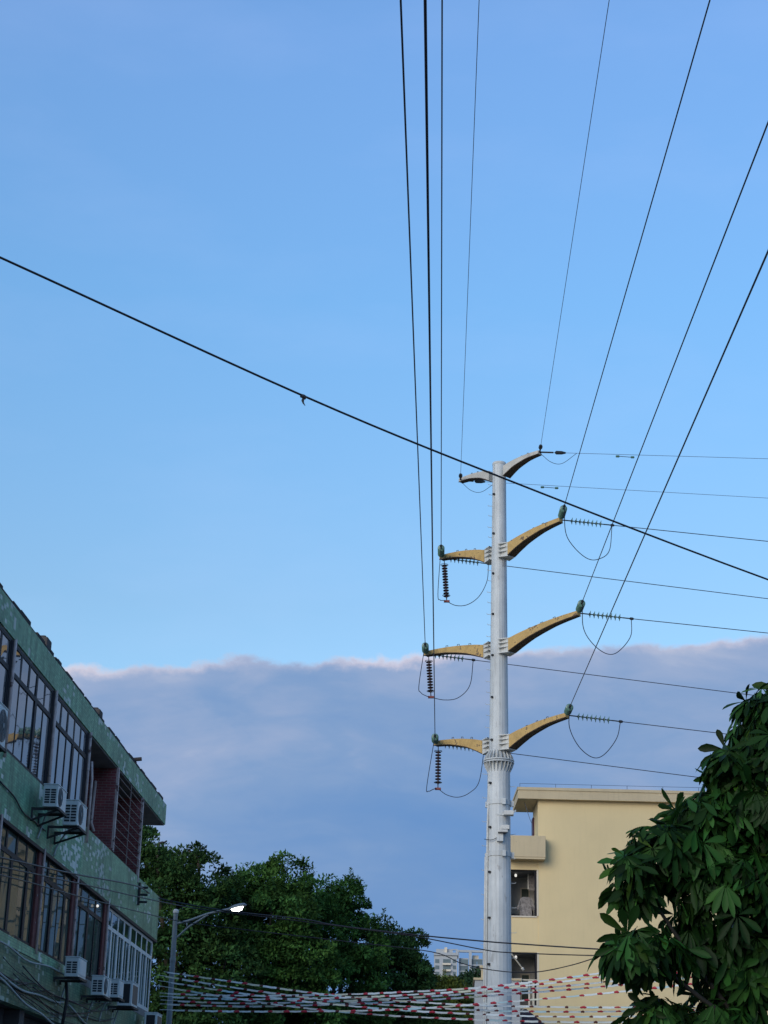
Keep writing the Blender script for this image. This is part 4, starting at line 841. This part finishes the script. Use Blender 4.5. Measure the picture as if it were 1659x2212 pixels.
# ------------------------------------------------------------------ low building and far apartment blocks
def low_building():
    p = at_y(1023, 2112, 72.0); q = at_y(1056, 2165, 72.0); o = empty('rooftop_hut', (p[0], 72, 0), 'small pale hut with beige coping peeping out left of the power pole', 'hut')
    w = q[0] - p[0]; h = p[2]
    a = MB(); a.box(0.05, w + 1.2, 0, 2.5, 0, h - 0.08); a.build('wall', 'tower', o)
    a = MB(); a.box(0, w + 1.25, -0.06, 2.56, h - 0.08, h); a.build('coping', 'yellow_trim', o)
    a = MB(); a.box(0.30, 0.52, 0.5, 0.8, h, h + 0.42); a.box(0.24, 0.58, 0.44, 0.86, h + 0.42, h + 0.52); a.build('vent', 'yellow_trim', o)
low_building()
TY = 900.0
def far_blocks():
    def bx(mb, O, x0, x1, y0, y1, off=0.0, dep=10.0):
        a = at_y(x0, y1, TY); b = at_y(x1, y0, TY); mb.box(a[0] - O[0], b[0] - O[0], off, off + dep, a[2], b[2])
    def part(o, O, name, m, rects, off=0.0, dep=10.0):
        a = MB()
        for k, r in enumerate(rects): bx(a, O, *r, off + 0.013 * k, dep)
        return a.build(name, m, o)
    O = (at_y(935, 2070, TY)[0], TY, 0); o = empty('apartment_block', O, 'pale grey far apartment block with white balconies and roof box, right of the trees', 'apartment block')
    g = at_y(940, 2063, TY)[2]; a = MB(); w = at_y(988, 2063, TY)[0] - O[0]; a.box(0.6, w, 0, 14, 0, g); a.build('wall', 'tower', o)
    part(o, O, 'roof', 'tower', [(937, 990, 2058.5, 2063.2)], -0.8, 15); part(o, O, 'roof_box', 'tower', [(942, 978, 2050, 2058.4)], 1, 8); part(o, O, 'vent', 'frame_pale', [(960, 966, 2046.5, 2058)], -0.2, 1.0)
    part(o, O, 'roof_frame', 'tower', [(977, 988.5, 2050, 2052), (984.5, 988.5, 2052.01, 2058.3)], 0.2, 1.5)
    for k in range(5):
        y = 2072 + 13.6 * k
        for (x0, x1) in ((957, 973.5), (978, 985), (940, 949)):
            part(o, O, 'window', 'tower_dark', [(x0, x1, y, y + 8.2)], -0.1, 0.2)
        part(o, O, 'balcony', 'frame_pale', [(956, 974, y + 9.2, y + 12.8)], -1.6, 1.4)
    O = (at_y(990, 2070, TY)[0], TY, 0); o = empty('apartment_block', O, 'far apartment block with open roof frames against the sky, left of the pole', 'apartment block')
    part(o, O, 'column', 'tower', [(988.6, 992, 2054, 2260), (1011.6, 1019, 2055.5, 2260), (1042, 1050, 2055, 2260)], -0.5, 6)
    part(o, O, 'roof_frame', 'tower', [(988.8, 1050, 2053, 2056.5)], -0.2, 2)
    part(o, O, 'wall', 'tower', [(992, 1011.6, 2069, 2072), (1019, 1042, 2070.5, 2072)], 2, 8); part(o, O, 'roof_box', 'frame_pale', [(1020.5, 1034, 2062.5, 2070.4)], 3, 4)
    for k in range(5):
        y = 2072 + 13.6 * k
        for (x0, x1) in ((992, 1011.6), (1019, 1030), (1030.8, 1042)):
            part(o, O, 'window', 'tower_dark', [(x0, x1, y, y + 11.2)], 1, 1); part(o, O, 'floor_slab', 'tower', [(x0, x1, y + 11.2, y + 13.6)], 0.8, 1)
far_blocks()

# ------------------------------------------------------------------ trees
def leaf_mesh(name, cen, ax1, ax2, tint, m, parent):
    """diamond-shaped, slightly folded leaves; arrays of centre, half length axis, half width axis, colour"""
    n = len(cen); nrm = np.cross(ax1, ax2); nrm /= (np.linalg.norm(nrm, axis=1, keepdims=True) + 1e-9); wl = np.linalg.norm(ax2, axis=1, keepdims=True)
    V = np.stack([cen - ax1, cen - ax2 * 1.0 + ax1 * 0.1 + nrm * wl * 0.35, cen + ax1, cen + ax2 + ax1 * 0.1 + nrm * wl * 0.35], 1).reshape(-1, 3)
    b = np.arange(n)[:, None] * 4; F = np.concatenate([b + np.array([[0, 1, 2]]), b + np.array([[0, 2, 3]])], 1).reshape(-1)
    return np_mesh(name, V, F, 3, np.repeat(tint, 4, 0), m, parent)
def np_mesh(name, V, F, k, tint, m, parent):
    me = bpy.data.meshes.new(name); nf = len(F) // k
    me.vertices.add(len(V)); me.vertices.foreach_set('co', V.astype(np.float32).ravel())
    me.loops.add(len(F)); me.loops.foreach_set('vertex_index', F.astype(np.int32))
    me.polygons.add(nf); me.polygons.foreach_set('loop_start', np.arange(nf, dtype=np.int32) * k); me.polygons.foreach_set('loop_total', np.full(nf, k, dtype=np.int32))
    me.update(); at = me.color_attributes.new('tint', 'FLOAT_COLOR', 'POINT')
    at.data.foreach_set('color', np.concatenate([tint, np.ones((len(tint), 1))], 1).astype(np.float32).ravel())
    me.materials.append(MT[m]); o = bpy.data.objects.new(name, me); COL.objects.link(o); o.parent = parent; return o
def unit(a): return a / (np.linalg.norm(a, axis=-1, keepdims=True) + 1e-9)
def tree(label, base, blobs, col, nleaf, lsize, clump=0.62, sprigs=40, group=None, cat='tree'):
    lsize *= 0.72; nleaf = int(nleaf * 1.7); blobs = [(b[0], b[1], b[2], b[3] * 0.93, b[4] * 0.93, b[5] * 0.93) for b in blobs]
    base = np.array(base, float); O = empty('tree', base, label, cat, group); top = max(b[2] for b in blobs)
    # trunk and limbs
    a = MB(); c0 = np.mean([b[:3] for b in blobs], 0) - base; a.tube([(0, 0, 0), (0.1, 0.1, top * 0.25), (c0[0] * 0.5, c0[1] * 0.5, top * 0.45), (c0[0], c0[1], top * 0.62)], [0.38, 0.3, 0.24, 0.16], 10); a.build('trunk', 'bark', O, smooth=True)
    for b in blobs:
        a = MB(); e = np.array(b[:3]) - base; s = np.array([c0[0] * 0.4, c0[1] * 0.4, top * 0.38]); a.tube(spline([s, s * 0.5 + e * 0.5 + np.array([0, 0, -0.4]), e, e + np.array([random.uniform(-.5, .5), random.uniform(-.5, .5), b[5] * 0.7])], 5), [0.13 - 0.1 * i / 15 for i in range(16)], 6); a.build('limb', 'bark', O, smooth=True)
    # leaf clumps over the blob shells
    vol = np.array([b[3] * b[5] + b[3] * b[4] for b in blobs]); vol = vol / vol.sum(); cen, nor, sz = [], [], []
    ncl = max(60, int(nleaf / 150))
    for b, f in zip(blobs, vol):
        k = int(ncl * f) + 1; d = unit(RNG.normal(size=(k, 3))); rr = RNG.uniform(0.55, 1.02, (k, 1)) ** 0.7
        p = np.array(b[:3]) + d * rr * np.array(b[3:6]); cen.append(p); nor.append(unit(d + np.array([0, 0, 0.35]))); sz.append(RNG.uniform(0.55, 1.35, k) * clump)
    cen, nor, sz = np.concatenate(cen), np.concatenate(nor), np.concatenate(sz); K = len(cen)
    idx = RNG.integers(0, K, nleaf); dd = unit(RNG.normal(size=(nleaf, 3)) + nor[idx] * 0.9); p = cen[idx] + dd * (RNG.uniform(0.2, 1.0, (nleaf, 1)) ** 0.55) * sz[idx, None] * np.array([1, 1, 0.55]) + np.array([0, 0, -0.25]) * ((dd[:, :1] ** 2 + dd[:, 1:2] ** 2)) * sz[idx, None]
    ax = unit(dd + RNG.normal(size=(nleaf, 3)) * 0.7 + np.array([0, 0, -0.25])); nn = unit(RNG.normal(size=(nleaf, 3)) * 0.6 + np.array([0, 0, 0.9]) + dd * 0.5); b2 = unit(np.cross(ax, nn)); L = RNG.uniform(0.6, 1.25, (nleaf, 1)) * lsize
    ct = RNG.uniform(0.45, 1.75, K)[idx, None] * RNG.uniform(0.75, 1.25, (nleaf, 1)); warm = RNG.uniform(0, 1, K)[idx, None]
    tint = np.array(col)[None] * np.array([[1.08, 1.28, 1.35]]) * ct * (1 + warm * np.array([[0.25, 0.05, -0.1]]))
    P, A1, A2, T = [p - base], [ax * L * 0.5], [b2 * L * 0.24], [tint]
    # feathery shoots standing out of the crown
    for s in range(sprigs):
        j = RNG.integers(0, K); q = cen[j] + nor[j] * sz[j] * 0.25; d = unit(nor[j] + RNG.normal(size=3) * 0.35 + np.array([0, 0, 0.35])); ln = RNG.uniform(0.35, 0.8); m = 26
        for i in range(m):
            t = i / m; c = q + d * ln * t + np.array([0, 0, -0.35 * ln * t * t]); sd = unit(np.cross(d, RNG.normal(size=3))) ; sa = unit(sd + d * 0.5)
            P.append((c + sa * lsize * 0.35 - base)[None]); A1.append((sa * lsize * 0.42)[None]); A2.append((unit(np.cross(sa, RNG.normal(size=3))) * lsize * 0.13)[None]); T.append((np.array(col) * RNG.uniform(0.8, 1.5))[None])
    leaf_mesh('crown', np.concatenate(P), np.concatenate(A1), np.concatenate(A2), np.concatenate(T), 'leaf', O); return O
def blob(px, py, Y, rx, rz, ry=None):
    p = at_y(px, py, Y); k = Y / FPX * 1.06; return (p[0], p[1], p[2], rx * k, (ry or rx) * k, rz * k)
def gx(px, Y): return float(at_y(px, 2212, Y)[0])
G = (0.020, 0.050, 0.014); TG = 'trees beyond the tiled building'
tree('dark broad tree directly behind the end of the tiled building, the tallest crown', (gx(400, 66), 66, 0),
     [blob(340, 1850, 66, 50, 55), blob(430, 1880, 66, 70, 52), blob(370, 1960, 66, 90, 80), blob(455, 1990, 67, 80, 90), blob(380, 2090, 66, 100, 90), blob(470, 2130, 66, 90, 90), blob(420, 2230, 66, 120, 80), blob(310, 1830, 67, 40, 50)], (0.034, 0.070, 0.020), 34000, 0.26, sprigs=26, group=TG)
tree('rounded green tree behind the lit street lamp head', (gx(560, 70), 70, 0),
     [blob(560, 1915, 70, 65, 58), blob(610, 1905, 70, 50, 55), blob(520, 1950, 70, 50, 60), blob(585, 1990, 69, 95, 80), blob(550, 2090, 69, 100, 80), blob(640, 2080, 69, 80, 90), blob(580, 2200, 69, 130, 90)], (0.040, 0.086, 0.020), 36000, 0.25, sprigs=44, group=TG)
tree('feathery topped tree right of the lamp with shoots standing against the sky', (gx(720, 74), 74, 0),
     [blob(690, 1945, 74, 60, 50), blob(752, 1945, 74, 38, 42), blob(690, 2020, 73, 85, 75), blob(770, 2040, 74, 50, 62), blob(720, 2120, 73, 110, 90), blob(700, 2220, 73, 130, 80)], (0.034, 0.080, 0.019), 34000, 0.25, sprigs=60, group=TG)
tree('lower dark tree sloping down at the right end of the row, beside the far blocks', (gx(860, 78), 78, 0),
     [blob(812, 2022, 78, 34, 38), blob(850, 2055, 78, 42, 42), blob(892, 2052, 78, 22, 42), blob(850, 2110, 77, 75, 70), blob(895, 2120, 78, 34, 50), blob(850, 2210, 77, 130, 70)], (0.030, 0.064, 0.020), 26000, 0.25, sprigs=40, group=TG)
tree('small yellowish green tree in front of the far apartment blocks', (gx(960, 90), 90, 0),
     [blob(938, 2135, 90, 30, 28), blob(972, 2142, 90, 32, 22), blob(960, 2200, 90, 60, 50)], (0.075, 0.095, 0.022), 9000, 0.26, clump=0.7, sprigs=14, group=TG)
tree('small dark round tree just left of the power pole before the far blocks', (gx(1025, 98), 98, 0),
     [blob(1028, 2104, 98, 20, 18), blob(1040, 2112, 98, 22, 24), blob(1015, 2140, 98, 30, 30), blob(1020, 2200, 98, 50, 50)], (0.026, 0.048, 0.022), 9000, 0.26, clump=0.7, sprigs=6, group=TG)

def umbrella_tree():
    D = 13.0; base = np.array([at_y(1830, 2212, D)[0], D + 0.3, 0.0]); O = empty('umbrella_tree', base, 'near tree with big drooping finger leaves filling the lower right corner', 'tree')
    def eb(px, py, rx, rz, y=0.0, ry=None):
        p = at_y(px, py, D + y); k = (D + y) / FPX * 1.06; return np.array([p[0], p[1], p[2], rx * k, (ry or max(rx, 90)) * k, rz * k])
    E_ = [eb(1700, 1735, 150, 205), eb(1672, 1565, 78, 78), eb(1600, 1745, 95, 80), eb(1572, 1660, 42, 48), eb(1512, 1768, 60, 46), eb(1455, 1835, 95, 62, -0.1), eb(1372, 1890, 50, 52, -0.25, 60), eb(1390, 2054, 84, 40, -0.3, 70), eb(1490, 2045, 70, 46, 0.1), eb(1412, 2190, 66, 36, 0.0, 80),
          eb(1575, 1930, 125, 125), eb(1640, 2100, 120, 140, 0.2), eb(1500, 2200, 70, 60, 0.3), eb(1560, 2230, 90, 70), eb(1880, 1850, 220, 300, 0.3), eb(1780, 2150, 180, 160, 0.4), eb(1950, 2150, 180, 200, 0.2)]
    nC = [240, 115, 105, 44, 46, 74, 40, 56, 26, 30, 140, 132, 22, 34, 110, 90, 40]
    # limbs
    a = MB(); a.tube([(0, 0, 0), (0.05, 0, 1.0), (-0.05, 0.02, 1.9), (0.0, 0, 2.7)], [0.16, 0.13, 0.11, 0.09], 10); a.build('trunk', 'bark', O, smooth=True)
    for e in E_:
        a = MB(); q = e[:3] - base; s = np.array([0, 0, 1.6 + random.uniform(0, 0.8)]); a.tube(spline([s, s * 0.45 + q * 0.55 + np.array([0, 0, -0.1]), q], 6), [0.034 - 0.026 * i / 12 for i in range(13)], 6); a.build('limb', 'bark_dark', O, smooth=True)
    # leaflet template: folded, tapering, tip bent down
    prof = [(0.0, 0.08), (0.2, 0.36), (0.45, 0.78), (0.68, 1.0), (0.88, 0.66), (1.0, 0.04)]
    V, F, T = [], [], []
    
    for e, n in zip(E_, nC):
        for _ in range(n):
            d = unit(RNG.normal(size=3) + np.array([-0.15, -0.45, 0.25])); rr = RNG.uniform(0.5, 1.0) ** 0.6
            p = e[:3] + d * rr * e[3:6] - base
            axis = unit(d * 0.85 + np.array([0, 0, 0.38]) + RNG.normal(size=3) * 0.5)
            m = int(RNG.integers(6, 10)); e1 = unit(np.cross(axis, RNG.normal(size=3))); e2 = np.cross(axis, e1); L0 = RNG.uniform(0.10, 0.215); shade = RNG.uniform(0.3, 0.8) if RNG.uniform() < 0.75 else RNG.uniform(0.9, 1.75); ph = RNG.uniform(0, 6.28)
            hue = np.array([0.019, 0.060, 0.012]) * shade * (1 + np.array([0.25, 0.05, 0.1]) * RNG.uniform(-1, 1))
            droop = RNG.uniform(0.05, 0.6) if RNG.uniform() < 0.45 else RNG.uniform(0.6, 1.5)
            for i in range(m):
                t = ph + 2 * math.pi * i / m + RNG.uniform(-0.18, 0.18); dr = e1 * math.cos(t) + e2 * math.sin(t)
                fwd = unit(dr + axis * (-0.1) + np.array([0, 0, -1.0]) * droop * RNG.uniform(0.7, 1.3)); side = unit(np.cross(fwd, axis + dr * 0.01)); nn = np.cross(side, fwd)
                L = L0 * RNG.uniform(0.8, 1.12); w = L * RNG.uniform(0.115, 0.18); bend = RNG.uniform(0.05, 0.30); col = hue * RNG.uniform(0.7, 1.3) * (np.array([1.9, 1.35, 0.9]) if RNG.uniform() < 0.04 else 1.0); o = len(V)
                for (s, ww) in prof:
                    c = p + fwd * L * s + np.array([0, 0, -bend * L * s * s]) + dr * 0.012
                    V += [c - side * w * ww + nn * w * ww * 0.32, c, c + side * w * ww + nn * w * ww * 0.32]; T += [col, col * 1.12, col]
                for k in range(len(prof) - 1):
                    b = o + k * 3; F += [b, b + 3, b + 4, b + 1, b + 1, b + 4, b + 5, b + 2]
    cr = np_mesh('crown', np.array(V), np.array(F), 4, np.array(T), 'leaf_gloss', O)
    cr.data.polygons.foreach_set('use_smooth', [True] * len(cr.data.polygons))
umbrella_tree()
